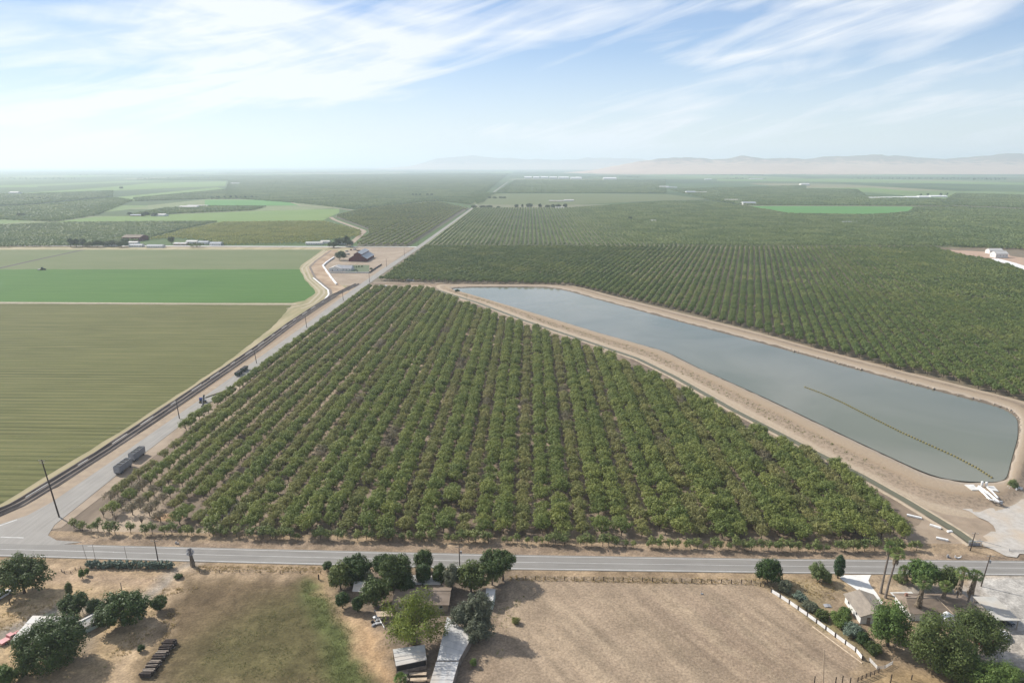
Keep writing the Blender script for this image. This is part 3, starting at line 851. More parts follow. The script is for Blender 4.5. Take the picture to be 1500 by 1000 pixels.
up = math_(nt, 'ADD', remap(nt, sp.outputs[2], 90, 240), remap(nt, g, 0.3, 0.7, -.5, .5))
c_ = mixc(nt, remap(nt, up, 0.3, 0.8, 0, .85), c_, (0.15, 0.13, 0.09))
finish(nt, out, c_, 0.95, 0.05)
hills('hills', [(780, 243), (840, 240), (862, 235), (880, 232), (900, 230), (960, 226.5), (1000, 228), (1060, 228), (1100, 225), (1130, 227), (1200, 227), (1250, 224.5), (1310, 225), (1340, 228), (1380, 228), (1420, 225), (1450, 222), (1500, 222), (1600, 223), (1900, 227)], 9800, 2300, m, 31)
hills('hills', [(520, 243), (600, 238), (640, 230), (690, 227), (740, 231), (800, 232), (860, 229), (960, 230), (1100, 240)], 19500, 3000, m, 77)
# ------------------------------------------------------------------ foliage
def unit(rng, n):
    v = rng.normal(size=(n, 3))
    return v/np.linalg.norm(v, axis=1, keepdims=True)

def leaf_quads(rng, cen, rad, per, leaf, up=0.3, lo=0.6, asp=0.62, droop=0.0):
    K = len(cen)
    c = np.repeat(cen, per, 0); r = np.repeat(rad, per)
    d = unit(rng, K*per)
    pos = c + d*(r*rng.uniform(lo, 1.08, K*per))[:, None]
    n = d*0.95 + unit(rng, K*per)*0.45 + np.array([0, 0, up])
    n /= np.linalg.norm(n, axis=1, keepdims=True)
    t = np.cross(n, unit(rng, K*per)); t /= np.linalg.norm(t, axis=1, keepdims=True)+1e-9
    b = np.cross(n, t)
    s = leaf*rng.uniform(0.6, 1.4, K*per)[:, None]
    t = t*s*0.5; b = b*s*0.5*asp
    V = np.stack([pos-t-b*.6, pos+t*.2-b, pos+t+b*.5, pos-t*.3+b], 1).reshape(-1, 3)
    Q = np.arange(len(V)).reshape(-1, 4)
    return V, Q

def crown_cen(rng, R3, cz, K, rc, zmin=-0.55, inner=0.25, lumps=0.2):
    R3 = np.array(R3)
    d = unit(rng, K*3)
    d = d[d[:, 2] > zmin][:K]
    ph = rng.uniform(0, 6.28, 3)
    az = np.arctan2(d[:, 1], d[:, 0])
    wob = 1 + lumps*(np.sin(2*az+ph[0]+d[:, 2]*2)*.5 + np.sin(3*az+ph[1]-d[:, 2]*3)*.5) + rng.normal(0, lumps*.35, len(d))
    f = rng.uniform(0.82, 1.0, len(d))
    k = int(len(d)*inner)
    f[:k] = rng.uniform(0.35, 0.75, k)
    cen = d*(R3-rc*.8)*(f*wob)[:, None] + np.array([0, 0, cz])
    rad = rc*rng.uniform(0.7, 1.3, len(d))
    return cen, rad

def trunk_mb(rng, h, r, cen, limbs=5, split=0.4, lean=0.0):
    mb = MB()
    top = Vector((lean*h*.3, 0, h*split))
    mb.tube([(0, 0, -0.15), (lean*h*.1, 0, h*split*.5), top], [r*1.25, r*.95, r*.8], 7)
    idx = rng.choice(len(cen), min(limbs, len(cen)), replace=False)
    for i in idx:
        e = Vector(cen[i])
        mid = top.lerp(e, 0.5) + Vector((0, 0, 0.06*h))
        mb.tube([top-Vector((0, 0, .1*r)), mid, e], [r*.6, r*.38, r*.14], 5)
    return mb

def ordinal(i):
    base = ['', 'first', 'second', 'third', 'fourth', 'fifth', 'sixth', 'seventh', 'eighth', 'ninth', 'tenth', 'eleventh', 'twelfth', 'thirteenth', 'fourteenth', 'fifteenth', 'sixteenth', 'seventeenth', 'eighteenth', 'nineteenth']
    tens = {2: 'twent', 3: 'thirt', 4: 'fort', 5: 'fift', 6: 'sixt', 7: 'sevent', 8: 'eight', 9: 'ninet'}
    if i < 20: return base[i]
    if i < 100:
        t, u = divmod(i, 10)
        return tens[t] + ('ieth' if u == 0 else 'y-' + base[u])
    return 'hundred-and-' + ordinal(i-100) if i > 100 else 'hundredth'

# ---- the orchard in the middle of the picture
TR_LOW = bpy.data.collections.new('orchard_templates')     # never linked to the scene: sources for the massed far trees
def template(name, V, Q, m, coll=TR_LOW):
    o = bpy.data.objects.new(name, np_mesh(name, V, Q, m))
    coll.objects.link(o)
    return o

def orchard_crown(rng, leaf=0.42, K=58, per=33, rx=3.35, h=6.3):
    cen, rad = crown_cen(rng, (rx, rx, h*.36), h*.6, K, 0.85, -0.6, .25, .34)
    # outer branches lift into a loose vase
    V, Q = leaf_quads(rng, cen, rad, per, leaf, 0.3, .5)
    return cen, V, Q

AL = {}
for key, kk in (('almond', 6), ('olive', 5), ('sparse', 2)):
    AL[key] = []
    for i in range(kk):
        rng = np.random.default_rng(100+i+len(key)*7)
        if key == 'sparse': cen, V, Q = orchard_crown(rng, .4, 44, 15, 2.8, 5.5)
        elif key == 'olive': cen, V, Q = orchard_crown(rng, .42, 54, 25, 3.0, 5.7)
        else: cen, V, Q = orchard_crown(rng)
        AL[key].append((np_mesh('crown', V, Q, LM[key]), trunk_mb(rng, 5.2, .17, cen, 6, .2).mesh('trunk', MT['bark']), V, Q))

ORCH = [(p.x, p.y) for p in GP([(150, 752), (225, 768), (330, 783), (600, 789), (900, 797), (1200, 800), (1352, 803), (1345, 786), (1272, 722), (1195, 670), (1150, 660), (985, 570), (880, 521), (790, 488), (700, 456), (622, 430), (540, 430)])]
ORCH[-1] = (-161.5, 672); ORCH[-2] = (-104, 668)
ORCH.append((-161.5, 300)); ORCH.append((-161.5, 236))
ROW, COL = 6.6, 4.7
trees = []
nrow = int((132+161)/ROW)+1
for i in range(nrow):
    x = -160.4 + ROW*i
    if i < 13: var = 'olive' if i % 2 else 'almond'
    else: var = 'olive' if i % 3 == 0 else 'almond'
    j = 0
    y = 200 + R.uniform(0, 2)
    gap = None
    front = 0
    while y < 680:
        y += COL
        xx, yy = x + R.uniform(-.35, .35), y + R.uniform(-.45, .45)
        if not inside(np.array([xx]), np.array([yy]), ORCH)[0]: continue
        if i == 0 and yy < 292: continue
        front += 1
        g = vnoise(np.array([xx+500]), np.array([yy]), 22, 91)[0]
        if R.random() < (0.035 if i > 9 else 0.05): continue
        v = var
        if var == 'olive' and g > .78 and yy > 260: v = 'sparse'
        if i < 6 and yy < 236 and R.random() < .45: v = 'sparse'
        s = R.uniform(.88, 1.12) * (0.93 if v == 'olive' else 1.0)
        if i < 8: s *= .9
        if i > 31: s *= 1.12
        trees.append((xx, yy, v, R.uniform(0, 6.28), s, i, front))
trees.sort(key=lambda t: t[0]**2 + t[1]**2 + H*H)
look = {'almond': 'green', 'olive': 'olive-brown', 'sparse': 'thin greyish'}
roots = {}
for (x, y, v, rz, s, i, fr) in trees[:300]:
    k = R.randrange(len(AL[v]))
    lab = '%s orchard tree, %s from the highway in the %s row from the side road' % (look[v], ordinal(fr) if fr > 1 else 'nearest', ordinal(i+1))
    if fr == 1: lab = '%s orchard tree nearest the highway in the %s row from the side road' % (look[v], ordinal(i+1))
    t = thing('orchard_tree', lab, 'tree', (x, y, -0.12), rz, 'orchard trees in rows inside the triangular block', s)
    t.scale = (s*R.uniform(.88, 1.14), s*R.uniform(.88, 1.14), s*R.uniform(.82, 1.2))
    add_obj('crown', AL[v][k][0], t)
    add_obj('trunk', AL[v][k][1], t)

# ---- massed trees: one object of points, the trees set on the points
def massed(name, rows, coll, label, cat='orchard', group=None):
    """rows: list of (x, y, z, rot, scale, pick)"""
    a = np.array(rows, dtype=np.float32)
    me = bpy.data.meshes.new(name)
    me.vertices.add(len(a))
    me.vertices.foreach_set('co', a[:, :3].ravel())
    for nm, col_, ty in (('rot', 3, 'FLOAT'), ('scl', 4, 'FLOAT'), ('pick', 5, 'INT')):
        at = me.attributes.new(nm, ty, 'POINT')
        at.data.foreach_set('value', a[:, col_].astype(np.int32 if ty == 'INT' else np.float32))
    o = add_obj(name, me)
    tag(o, label, cat, group, 'stuff')
    ng = bpy.data.node_groups.new(name, 'GeometryNodeTree')
    ng.interface.new_socket('Geometry', in_out='INPUT', socket_type='NodeSocketGeometry')
    ng.interface.new_socket('Geometry', in_out='OUTPUT', socket_type='NodeSocketGeometry')
    N, L = ng.nodes, ng.links
    gi, go = N.new('NodeGroupInput'), N.new('NodeGroupOutput')
    iop = N.new('GeometryNodeInstanceOnPoints')
    ci = N.new('GeometryNodeCollectionInfo')
    ci.inputs['Collection'].default_value = coll
    ci.inputs['Separate Children'].default_value = True
    ci.inputs['Reset Children'].default_value = True
    def attr(nm, ty):
        n = N.new('GeometryNodeInputNamedAttribute'); n.data_type = ty
        n.inputs['Name'].default_value = nm
        return n.outputs['Attribute']
    cx_ = N.new('ShaderNodeCombineXYZ')
    L.new(attr('rot', 'FLOAT'), cx_.inputs[2])
    L.new(gi.outputs[0], iop.inputs['Points'])
    L.new(ci.outputs[0], iop.inputs['Instance'])
    iop.inputs['Pick Instance'].default_value = True
    L.new(attr('pick', 'INT'), iop.inputs['Instance Index'])
    L.new(cx_.outputs[0], iop.inputs['Rotation'])
    L.new(attr('scl', 'FLOAT'), iop.inputs['Scale'])
    L.new(iop.outputs[0], go.inputs[0])
    md = o.modifiers.new('trees', 'NODES')
    md.node_group = ng
    return o

def coll_of(prefix, items):
    c = bpy.data.collections.new(prefix)
    for i, (V, Q, m) in enumerate(items):
        template('%s_%02d' % (prefix, i), V, Q, m, c)
    return c
order = [(k, i) for k in ('almond', 'olive', 'sparse') for i in range(len(AL[k]))]
c_or = bpy.data.collections.new('orchard_source')
for n_, (k, i) in enumerate(order):
    tv = AL[k][i][1]
    me = AL[k][i][0].copy()
    # trunk joined to the crown for the massed copies
    bm = bmesh.new(); bm.from_mesh(me); n0 = len(bm.faces); bm.from_mesh(tv)
    me.materials.append(MT['bark'])
    bm.faces.ensure_lookup_table()
    for f in bm.faces[n0:]: f.material_index = 1
    bm.to_mesh(me); bm.free()
    c_or.objects.link(bpy.data.objects.new('orchard_source_%02d' % n_, me))
rows = []
for (x, y, v, rz, s, i, fr) in trees[300:]:
    k = R.randrange(len(AL[v]))
    rows.append((x, y, -.12, rz, s, order.index((v, k))))
massed('orchard', rows, c_or, 'rows of green and olive orchard trees filling the back of the triangular block')

# ---- the other orchards
def tree_cloud(rng, per, leaf, r=2.9, h=5.4, K=9):
    cen, rad = crown_cen(rng, (r, r, h*.38), h*.58, K, r*.45, -0.45, .15, .15)
    return leaf_quads(rng, cen, rad, max(1, per//K), leaf, .35, .65, .8)
def block(rng, nr, nc, row, colsp, per, leaf, r, h, K=9):
    Vs, Qs, b = [], [], 0
    for i in range(nr):
        for j in range(nc):
            if rng.random() < .015: continue
            V, Q = tree_cloud(rng, per, leaf, r*rng.uniform(.85, 1.1), h*rng.uniform(.85, 1.12), K)
            V = V + np.array([(i-(nr-1)/2)*row + rng.uniform(-.3, .3), (j-(nc-1)/2)*colsp + rng.uniform(-.4, .4), 0])
            Vs.append(V); Qs.append(Q+b); b += len(V)
    return np.concatenate(Vs), np.concatenate(Qs)

def project(x, y, z=0):
    dx, dy, dz_ = x, y, z-H
    X, Y = dx*CY + dy*SY, -dx*SY + dy*CY
    # inverse of Rx(90-P)
    yc, zc = Y*CA + dz_*SA, -Y*SA + dz_*CA
    return 750 + X/(-zc)*F, 500 - yc/(-zc)*F

def fill(poly, ang, row, colsp, nb, gapf=None):
    """trees of a rotated grid inside poly: (blocks of nb x nb wholly inside, single trees left over)"""
    P = np.array(poly)
    ca, sa = math.cos(ang), math.sin(ang)                # rows run along (sin ang, cos ang)
    u = P[:, 0]*ca - P[:, 1]*sa; v = P[:, 0]*sa + P[:, 1]*ca
    bu, bv = row*nb, colsp*nb
    blocks, singles = [], []
    iu = np.arange(math.floor(u.min()/bu), math.ceil(u.max()/bu)+1)
    iv = np.arange(math.floor(v.min()/bv), math.ceil(v.max()/bv)+1)
    BU, BV = np.meshgrid(iu*bu, iv*bv); BU, BV = BU.ravel(), BV.ravel()
    o = (np.arange(nb)-(nb-1)/2)
    ou, ov = np.meshgrid(o*row, o*colsp); ou, ov = ou.ravel(), ov.ravel()
    UU, VV = BU[:, None]+ou[None], BV[:, None]+ov[None]
    X, Y = UU*ca + VV*sa, -UU*sa + VV*ca
    ins = inside(X, Y, poly)
    px, py = project(BU*ca+BV*sa, -BU*sa+BV*ca, 0)
    m_ = 90 + 40000/np.maximum(300, -BU*sa+BV*ca)
    vis = (px > -m_) & (px < 1500+m_) & ((-BU*sa+BV*ca) > 100)
    for k in range(len(BU)):
        if not vis[k]: continue
        if ins[k].all(): blocks.append((BU[k]*ca+BV[k]*sa, -BU[k]*sa+BV[k]*ca))
        else:
            for q in np.nonzero(ins[k])[0]: singles.append((X[k, q], Y[k, q]))
    return blocks, singles

# right-hand orchard beyond the pond
WA = math.radians(17.4)
tl = [(q.x, q.y) for q in GP([(540, 415), (835, 416), (882, 430), (1002, 458), (1102, 484), (1202, 512), (1302, 538), (1402, 562), (1500, 587), (1640, 622)])]
tl[0] = (-160, 716); tl[1] = (45, 694)
polyD = tl + [(420, 300), (900, 420)] + [tuple(q)[:2] for q in GP([(1700, 460), (1500, 399), (1455, 384), (1408, 376), (1383, 369)])] + [(600, 1030), (-158, 1030)]
bl, si = fill(polyD, WA, 6.7, 5.3, 1)
allD = [b for b in bl]
def dcurve(p):
    return dist_poly(np.array([p[0]]), np.array([p[1]]), tl, False)[0]
allD.sort(key=lambda p: p[0]**2+p[1]**2)
WN, WC, WT = [], [], []
for i in range(6):
    rng = np.random.default_rng(300+i)
    cen, rad = crown_cen(rng, (2.95, 2.95, 2.2), 3.6, 30, 1.0, -0.6, .2, .15)
    V, Q = leaf_quads(rng, cen, rad, 24, .55, .3, .55)
    me = np_mesh('walnut_tree', V, Q, LM['walnut'])
    bm = bmesh.new(); bm.from_mesh(me); n0 = len(bm.faces)
    WC.append(np_mesh('crown', V, Q, LM['walnut'])); WT.append(trunk_mb(rng, 5.4, .18, cen, 5, .28).mesh('trunk', MT['bark']))
    bm.from_mesh(WT[-1])
    me.materials.append(MT['bark'])
    bm.faces.ensure_lookup_table()
    for f in bm.faces[n0:]: f.material_index = 1
    bm.to_mesh(me); bm.free()
    WN.append(me)
# rows counted from the right edge of the picture along the bank
ca, sa = math.cos(WA), math.sin(WA)
near = allD[:300]
rowid = lambda p: int(round((p[0]*ca - p[1]*sa)/6.7))
vis_near = [p for p in near if -5 < project(p[0], p[1], 2)[0] < 1506]
rmax = max(rowid(p) for p in vis_near)
byrow = {}
for p in near: byrow.setdefault(rowid(p), []).append(p)
for r_, ps in byrow.items(): ps.sort(key=lambda p: p[0]*sa + p[1]*ca)
for r_, ps in byrow.items():
    for q, p in enumerate(ps):
        o = thing('walnut_tree', 'x', 'tree')
        wi = R.randrange(6)
        add_obj('crown', WC[wi], o); add_obj('trunk', WT[wi], o)
        o.location = (p[0]+R.uniform(-.3, .3), p[1]+R.uniform(-.3, .3), -.12)
        o.rotation_euler = (0, 0, R.uniform(0, 6.28)); o.scale = (R.uniform(.9, 1.12),)*3
        kk = rmax - r_ + 1
        if kk < 1: lab = 'rounded orchard tree beyond the pond, just past the right edge of the picture'
        elif q == 0: lab = 'rounded orchard tree at the pond end of the %s row from the right edge' % ordinal(kk)
        else: lab = 'rounded tree %s back from the pond in the %s row from the right edge' % (ordinal(q+1), ordinal(kk))
        tag(o, lab, 'tree', 'rounded orchard trees behind the pond')
c_w = bpy.data.collections.new('walnut_source')
for i, me in enumerate(WN): c_w.objects.link(bpy.data.objects.new('walnut_source_%02d' % i, me))
NMID = 2600
rows = [(x+R.uniform(-.35, .35), y+R.uniform(-.35, .35), -.12, R.uniform(0, 6.28), R.uniform(.88, 1.12), R.randrange(6)) for x, y in allD[300:300+NMID] if R.random() > .012]
far_r2 = allD[300+NMID][0]**2 + allD[300+NMID][1]**2
massed('orchard', rows, c_w, 'dense rounded orchard rows behind the pond, up to mid distance')
# farther part in 3 x 3 blocks
def lowc(name, mat, seeds, nr, row, colsp, per, leaf, r, h, K):
    it = []
    for s in range(seeds):
        it.append(block(np.random.default_rng(700+s+nr*31), nr, nr, row, colsp, per, leaf, r, h, K) + (mat,))
    for s in range(3):
        it.append(block(np.random.default_rng(900+s+nr*31), 1, 1, row, colsp, per, leaf, r, h, K) + (mat,))
    return coll_of(name, it)
def fill_massed(name, poly, ang, row, colsp, nb, coll, nblk, label, keep=lambda x, y: True, z=-0.05):
    bl, si = fill(poly, ang, row, colsp, nb)
    rows = [(x, y, z, -ang + R.choice((0, PI)), 1, R.randrange(nblk)) for x, y in bl if keep(x, y)]
    rows += [(x+R.uniform(-.3, .3), y+R.uniform(-.3, .3), z, -ang, R.uniform(.88, 1.1), nblk+R.randrange(3)) for x, y in si if keep(x, y)]
    if rows: massed(name, rows, coll, label)
    return len(rows)
cD = lowc('rounded_block', LM['walnut'], 5, 3, 6.7, 5.3, 130, 1.0, 2.65, 5.6, 13)
fill_massed('orchard', polyD, WA, 6.7, 5.3, 3, cD, 5, 'dark green orchard rows reaching back to the straight farm track', lambda x, y: x*x+y*y >= far_r2)
cE = lowc('far_block', LM['far'], 5, 5, 7.4, 5.8, 60, 1.4, 2.5, 5.3, 9)
polyE = [(-158, 1046), (1100, 1046), (1500, 1500), (1450, 1990)] + [(q.x, q.y) for q in GP([(1265, 316), (1155, 314), (1115, 307), (1095, 303.5), (1040, 296), (975, 296), (832, 306), (692, 306)])] + [(-158, 1950)]
fill_massed('orchard', polyE, 0.0, 7.4, 5.8, 5, cE, 5, 'broad hazy orchard beyond the farm track, right of the long road', z=0.0)
cA = lowc('green_block', LM['far'], 4, 5, 6.4, 6.4, 60, 1.7, 3.0, 5.2, 9)
GA = lambda l: [(q.x, q.y) for q in GP(l)]
fill_massed('orchard', GA([(-60, 334), (100, 327.5), (318, 326), (252, 341), (204, 353), (190, 357), (170, 361), (0, 362.5), (-90, 362.5)]), 0.0, 6.4, 6.4, 5, cA, 4, 'green orchard behind the farmstead left of the yellowish orchard', z=0.0)
cB = lowc('yellow_block', LM['yellowing'], 4, 4, 7.6, 7.2, 60, 1.3, 2.4, 4.6, 9)
fill_massed('orchard', GA([(326, 326.5), (472, 325), (527, 338), (529, 346), (505, 351), (480, 352), (447, 357), (325, 360), (300, 353), (262, 350), (215, 352), (258, 341)]), 0.0, 7.6, 7.2, 4, cB, 4, 'yellowish green orchard behind the cross road', z=0.0)
cG = lowc('hedgerow_block', LM['almond'], 4, 4, 11.0, 4.6, 80, 1.3, 2.75, 5.8, 9)
sheet('orchard_floor', [tuple(q)[:2] for q in GP([(522, 361.5), (598, 361.5), (688, 305), (640, 295), (560, 303), (520, 308), (500, 313), (490, 318), (538, 336), (541, 342), (531, 348)])], M('shaded_orchard_floor', (0.11, 0.1, 0.06), (0.08, 0.075, 0.045), .05), 0.15)  # floor colour darkened to stand for the shade between rows
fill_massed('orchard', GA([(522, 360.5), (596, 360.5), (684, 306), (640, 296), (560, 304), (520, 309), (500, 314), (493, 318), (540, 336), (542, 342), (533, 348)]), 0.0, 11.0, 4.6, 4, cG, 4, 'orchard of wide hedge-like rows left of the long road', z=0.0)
cF = lowc('hazy_block', LM['far'], 4, 10, 7.0, 7.0, 16, 3.2, 3.2, 5.2, 5)
far_polys = [
    ([(200, 263.5), (330, 257), (745, 254), (690, 300), (640, 294), (520, 307), (440, 298), (330, 290), (333, 273), (336, 264.5)], 'hazy orchard left of the long road, in front of the horizon'),
    ([(700, 300), (755, 264), (975, 264), (975, 283), (690, 283)], 'orchard block below the white packing sheds'),
    ([(1045, 294), (980, 278), (1180, 272), (1180, 277), (1255, 278), (1270, 288), (1380, 293), (1395, 302), (1095, 301)], 'hazy orchard between the bright field and the distant sheds'),
    ([(1330, 312), (1340, 305), (1400, 304), (1600, 313), (1600, 390), (1500, 366), (1400, 362), (1280, 316)], 'bluish orchard to the right of the bright green field'),
    ([(1395, 301), (1385, 293), (1400, 284), (1640, 290), (1640, 311)], 'far orchard strip right of the white sheds'),
    ([(-40, 306), (-40, 320), (80, 325), (140, 316), (195, 294), (165, 290), (50, 302)], 'orchard strip between two light green fields'),
    ([(-40, 285), (30, 285), (165, 280), (165, 288), (40, 300), (-40, 303)], 'narrow hazy orchard strip near the far left fields'),
    ([(195, 291), (330, 278), (440, 298), (440, 292), (300, 291.5), (200, 295)], 'dark orchard wedge behind the bright far field'),
    ([(300, 303), (390, 303), (370, 308.5), (190, 316), (240, 306)], 'dark orchard strip inside the light green fields'),
]
for pp, lab in far_polys:
    fill_massed('orchard', GA(pp), 0.0, 7.0, 7.0, 10, cF, 4, lab, z=0.0)
# light fields far out
def ffield(name, pp, key, z=0.25): sheet(name, [tuple(q)[:2] for q in GP(pp)], MT[key], z)
MT['bright_crop'] = field_mat('bright_green_crop', (0.085, 0.2, 0.055), (0.1, 0.22, 0.065), (0.08, 0.18, 0.05), 1, 1, .4, (0.002, 0.004, 1))
MT['tan_field'] = field_mat('tan_field', (0.125, 0.145, 0.068), (0.11, 0.13, 0.058), (0.12, 0.138, 0.062), 1, 1, .4, (0.002, 0.004, 1))
ffield('field', [(80, 325.5), (140, 318), (190, 317), (375, 309.2), (497, 306), (497, 312), (483, 318), (472, 324), (322, 325.8), (100, 327)], 'light_crop')
ffield('field', [(300, 293), (425, 293), (442, 301), (300, 302)], 'bright_crop')
ffield('field', [(50, 302.5), (165, 289.5), (318, 274.5), (330, 277), (195, 293.5), (140, 303)], 'light_crop')
ffield('field', [(20, 284), (145, 275.5), (220, 268.5), (332, 265.5), (330, 272.5), (160, 279.5), (30, 285)], 'light_crop')
ffield('field', [(-30, 271.5), (55, 271.2), (55, 274.2), (-30, 275)], 'light_crop')
ffield('field', [(95, 258), (140, 257), (140, 259), (95, 260)], 'light_crop')
ffield('field', [(330, 257.5), (460, 256), (460, 258.5), (330, 260)], 'light_crop')
ffield('field', [(620, 263), (715, 260.5), (705, 264), (620, 265)], 'light_crop')
ffield('field', [(1097, 302), (1200, 302.3), (1392, 303.2), (1322, 310.5), (1345, 315), (1265, 315.5), (1160, 313.5), (1120, 307)], 'bright_crop')
ffield('field', [(682, 284), (900, 284), (980, 285), (1042, 292.5), (975, 294), (832, 300), (680, 300)], 'tan_field')
ffield('field', [(720, 252), (750, 251), (752, 254), (720, 254.5)], 'light_crop')
ffield('field', [(1050, 262.5), (1250, 262), (1500, 268), (1500, 271), (1200, 266.5), (1050, 265)], 'light_crop')
ffield('field', [(1180, 275.5), (1280, 275), (1360, 283), (1255, 281)], 'light_crop')
ffield('field', [(1000, 275), (1150, 280.5), (1152, 282), (1000, 277)], 'tan_field')
ffield('field', [(1475, 262), (1560, 262.5), (1560, 267), (1475, 266)], 'tan_field')
ribbon('dirt_road', [tuple(q)[:2] for q in GP([(500, 313.5), (528, 317), (590, 318.5)])], 12, MT['dirt'], 0.3)
ribbon('dirt_road', [tuple(q)[:2] for q in GP([(425, 296), (440, 301), (500, 306), (590, 318)])], 8, MT['dirt'], 0.3)
ribbon('dirt_road', [tuple(q)[:2] for q in GP([(1320, 310), (1365, 317.5)])], 14, MT['dirt'], 0.3)
ribbon('dirt_road', [tuple(q)[:2] for q in GP([(1392, 302.5), (1500, 310)])], 14, MT['dirt'], 0.3)

# ---- the line of saplings along the highway
YG = []
for i in range(5):
    rng = np.random.default_rng(500+i)
    cen, rad = crown_cen(rng, (1.15, 1.15, 1.15), 1.75, 16, .5, -0.75, .3, .3)
    V, Q = leaf_quads(rng, cen, rad, 22, .3, .35, .4)
    YG.append((np_mesh('crown', V, Q, LM['young']), trunk_mb(rng, 2.6, .06, cen, 5, .25).mesh('trunk', MT['bark'])))
k = 0
gl = [(98, 772), (160, 781), (250, 783), (330, 785), (400, 789), (560, 791), (750, 795), (1000, 803.5), (1200, 807), (1345, 805)]
pos = resample([tuple(p) for p in GP(gl)], 118)
for i, p in enumerate(pos):
    if R.random() < .13: continue
    k += 1
    t = thing('young_tree', 'small bushy young tree, %s from the side road in the line along the highway' % ordinal(k), 'tree',
              (p.x+R.uniform(-.7, .7), p.y+R.uniform(-.4, .4), -.1), R.uniform(0, 6.28), 'young trees in a line along the highway verge', R.choice((1.0, 1.2, 1.4, 1.5, 1.65, 1.8)))
    c_, tr = YG[R.randrange(5)]
    add_obj('crown', c_, t); add_obj('trunk', tr, t)
# bare grey trees at the orchard corner
for i, (x, y) in enumerate(((152, 757), (170, 765), (208, 768), (283, 782), (222, 752))):
    g = G(x, y)
    rng = np.random.default_rng(800+i)
    cen, rad = crown_cen(rng, (1.7, 1.7, 1.3), 2.9, 26, .4, -0.2, .2, .2)
    t = thing('bare_tree', ['leafless grey tree at the orchard corner nearest the trailers', 'leafless grey tree at the orchard corner, second from the side road', 'leafless grey tree above the orange soil heap', 'dead grey tree at the front edge by the burnt patch', 'bare twiggy tree behind the orange soil heap'][i], 'tree', (g.x, g.y, -.1), 0, 'bare trees at the orchard corner')
    V, Q = leaf_quads(rng, cen, rad, 5, .16, .2, .3, .3)
    add_obj('twigs', np_mesh('twigs', V, Q, LM['sparse']), t)
    trunk_mb(rng, 3.6, .11, cen, 20, .2).build('trunk', MT['bark_pale'], t)
sheet('burnt_patch', GP([(300, 745), (345, 725), (352, 735), (330, 768), (300, 768)]), M('charred_ground', (0.04, 0.037, 0.035), (0.09, 0.075, 0.06), .5), -0.09, jag=.5, step=2)
g = G(245, 757)
V = []; nx = 26
for j in range(nx):
    for i in range(nx):
        u, v_ = i/(nx-1)*2-1, j/(nx-1)*2-1
        hgt = max(0, 1-u*u-v_*v_)
        V.append((g.x+u*5.5, g.y+v_*2.6, -0.14 + 0.9*hgt*(.7+.6*R.random())))
ii = np.arange(nx*nx).reshape(nx, nx)
o = add_obj('soil_heap', np_mesh('soil_heap', np.array(V), np.stack([ii[:-1, :-1], ii[:-1, 1:], ii[1:, 1:], ii[1:, :-1]], -1).reshape(-1, 4), M('orange_soil', (0.46, 0.3, 0.17), (0.36, 0.23, 0.13), .7), True))
tag(o, 'low heap of orange soil at the orchard corner', 'soil heap')
# ------------------------------------------------------------------ single trees near the camera and at the farmsteads
def tree(name, label, bx, by, x0, x1, ytop, key, group=None, squash=1.0, leaf=None, cat='tree', dens=1.0, low=0.12, lumps=.2, seed=None, trunk='bark', crown='crown', limbs=6, rcf=.3):
    g = G(bx, by)
    k = MPP(bx, by)
    wdt = (x1-x0)*k
    h = max(1.0, HT(bx, by, ytop)*0.94)
    mid = ((x0+x1)/2-bx)*k
    r = wdt/2
    rng = np.random.default_rng(seed if seed is not None else int(bx*7+by*13))
    rz = h*(1-low)/2
    rc = max(.25, min(r, rz)*rcf)
    area = 4*PI*((r*r + 2*r*rz)/3)
    K = int(np.clip(area/(rc*rc)*0.62*dens, 14, 190))
    cen, rad = crown_cen(rng, (r, r, rz), low*h + rz, K, rc, -0.85, .2, lumps)
    cen[:, 0] += mid
    cen[:, 2] = np.maximum(cen[:, 2], rad*.7)
    lf = leaf or float(np.clip(rc*0.42, .16, .55))
    per = int(np.clip(12*(rc*rc)/(lf*lf)*0.9*dens, 16, 150))
    V, Q = leaf_quads(rng, cen, rad, per, lf, .35, .55)
    t = thing(name, label, cat, (g.x, g.y, -.05), 0, group)
    add_obj(crown, np_mesh(crown, V, Q, LM[key]), t)
    trunk_mb(rng, h, max(.06, h*.028), cen, limbs, .3).build('trunk', MT[trunk], t)
    return t

def shrub(label, bx, by, x0, x1, ytop, key, name='shrub', cat='shrub', group=None, **kw):
    return tree(name, label, bx, by, x0, x1, ytop, key, group, cat=cat, low=0.0, crown='foliage', limbs=4, **kw)

T = tree
# left yard
T('shade_tree', 'large olive green tree beside the highway at the far left yard entrance', 36, 868, -2, 72, 811, 'mid', lumps=.3)
T('citrus_tree', 'dark green tree with a narrow spike above it behind the left shed', 113, 902, 91, 132, 868, 'dark')
T('citrus_tree', 'narrow dark tree squeezed between two wider dark trees', 140, 902, 129, 152, 874, 'dark')
T('citrus_tree', 'broad dark round tree right of the small pale green shed', 182, 914, 146, 218, 868, 'dark', dens=1.2)
T('citrus_tree', 'small round dark tree beside the sandy drive', 235, 893, 222, 247, 871, 'dark')
T('ficus_tree', 'largest dark dome-shaped tree, overhanging the long grey shed', 78, 975, 26, 130, 905, 'dark', low=.03, lumps=.13, dens=1.15, leaf=.42)
T('sapling', 'thin upright sapling in front of the dark trees by the dirt drive', 103, 874, 97, 108, 850, 'mid')
T('sapling', 'small bright green young tree left of the grey hedge', 121, 847, 116, 125, 832, 'bright')
T('sapling', 'second small bright sapling, touching the hedge end', 128, 842, 124, 131, 831, 'bright')
shrub('tiny dark bush at the edge of the sandy yard', 207, 953, 202, 213, 943, 'dark')
shrub('bright green bush at the bottom left corner', 8, 1004, -12, 24, 974, 'bright')
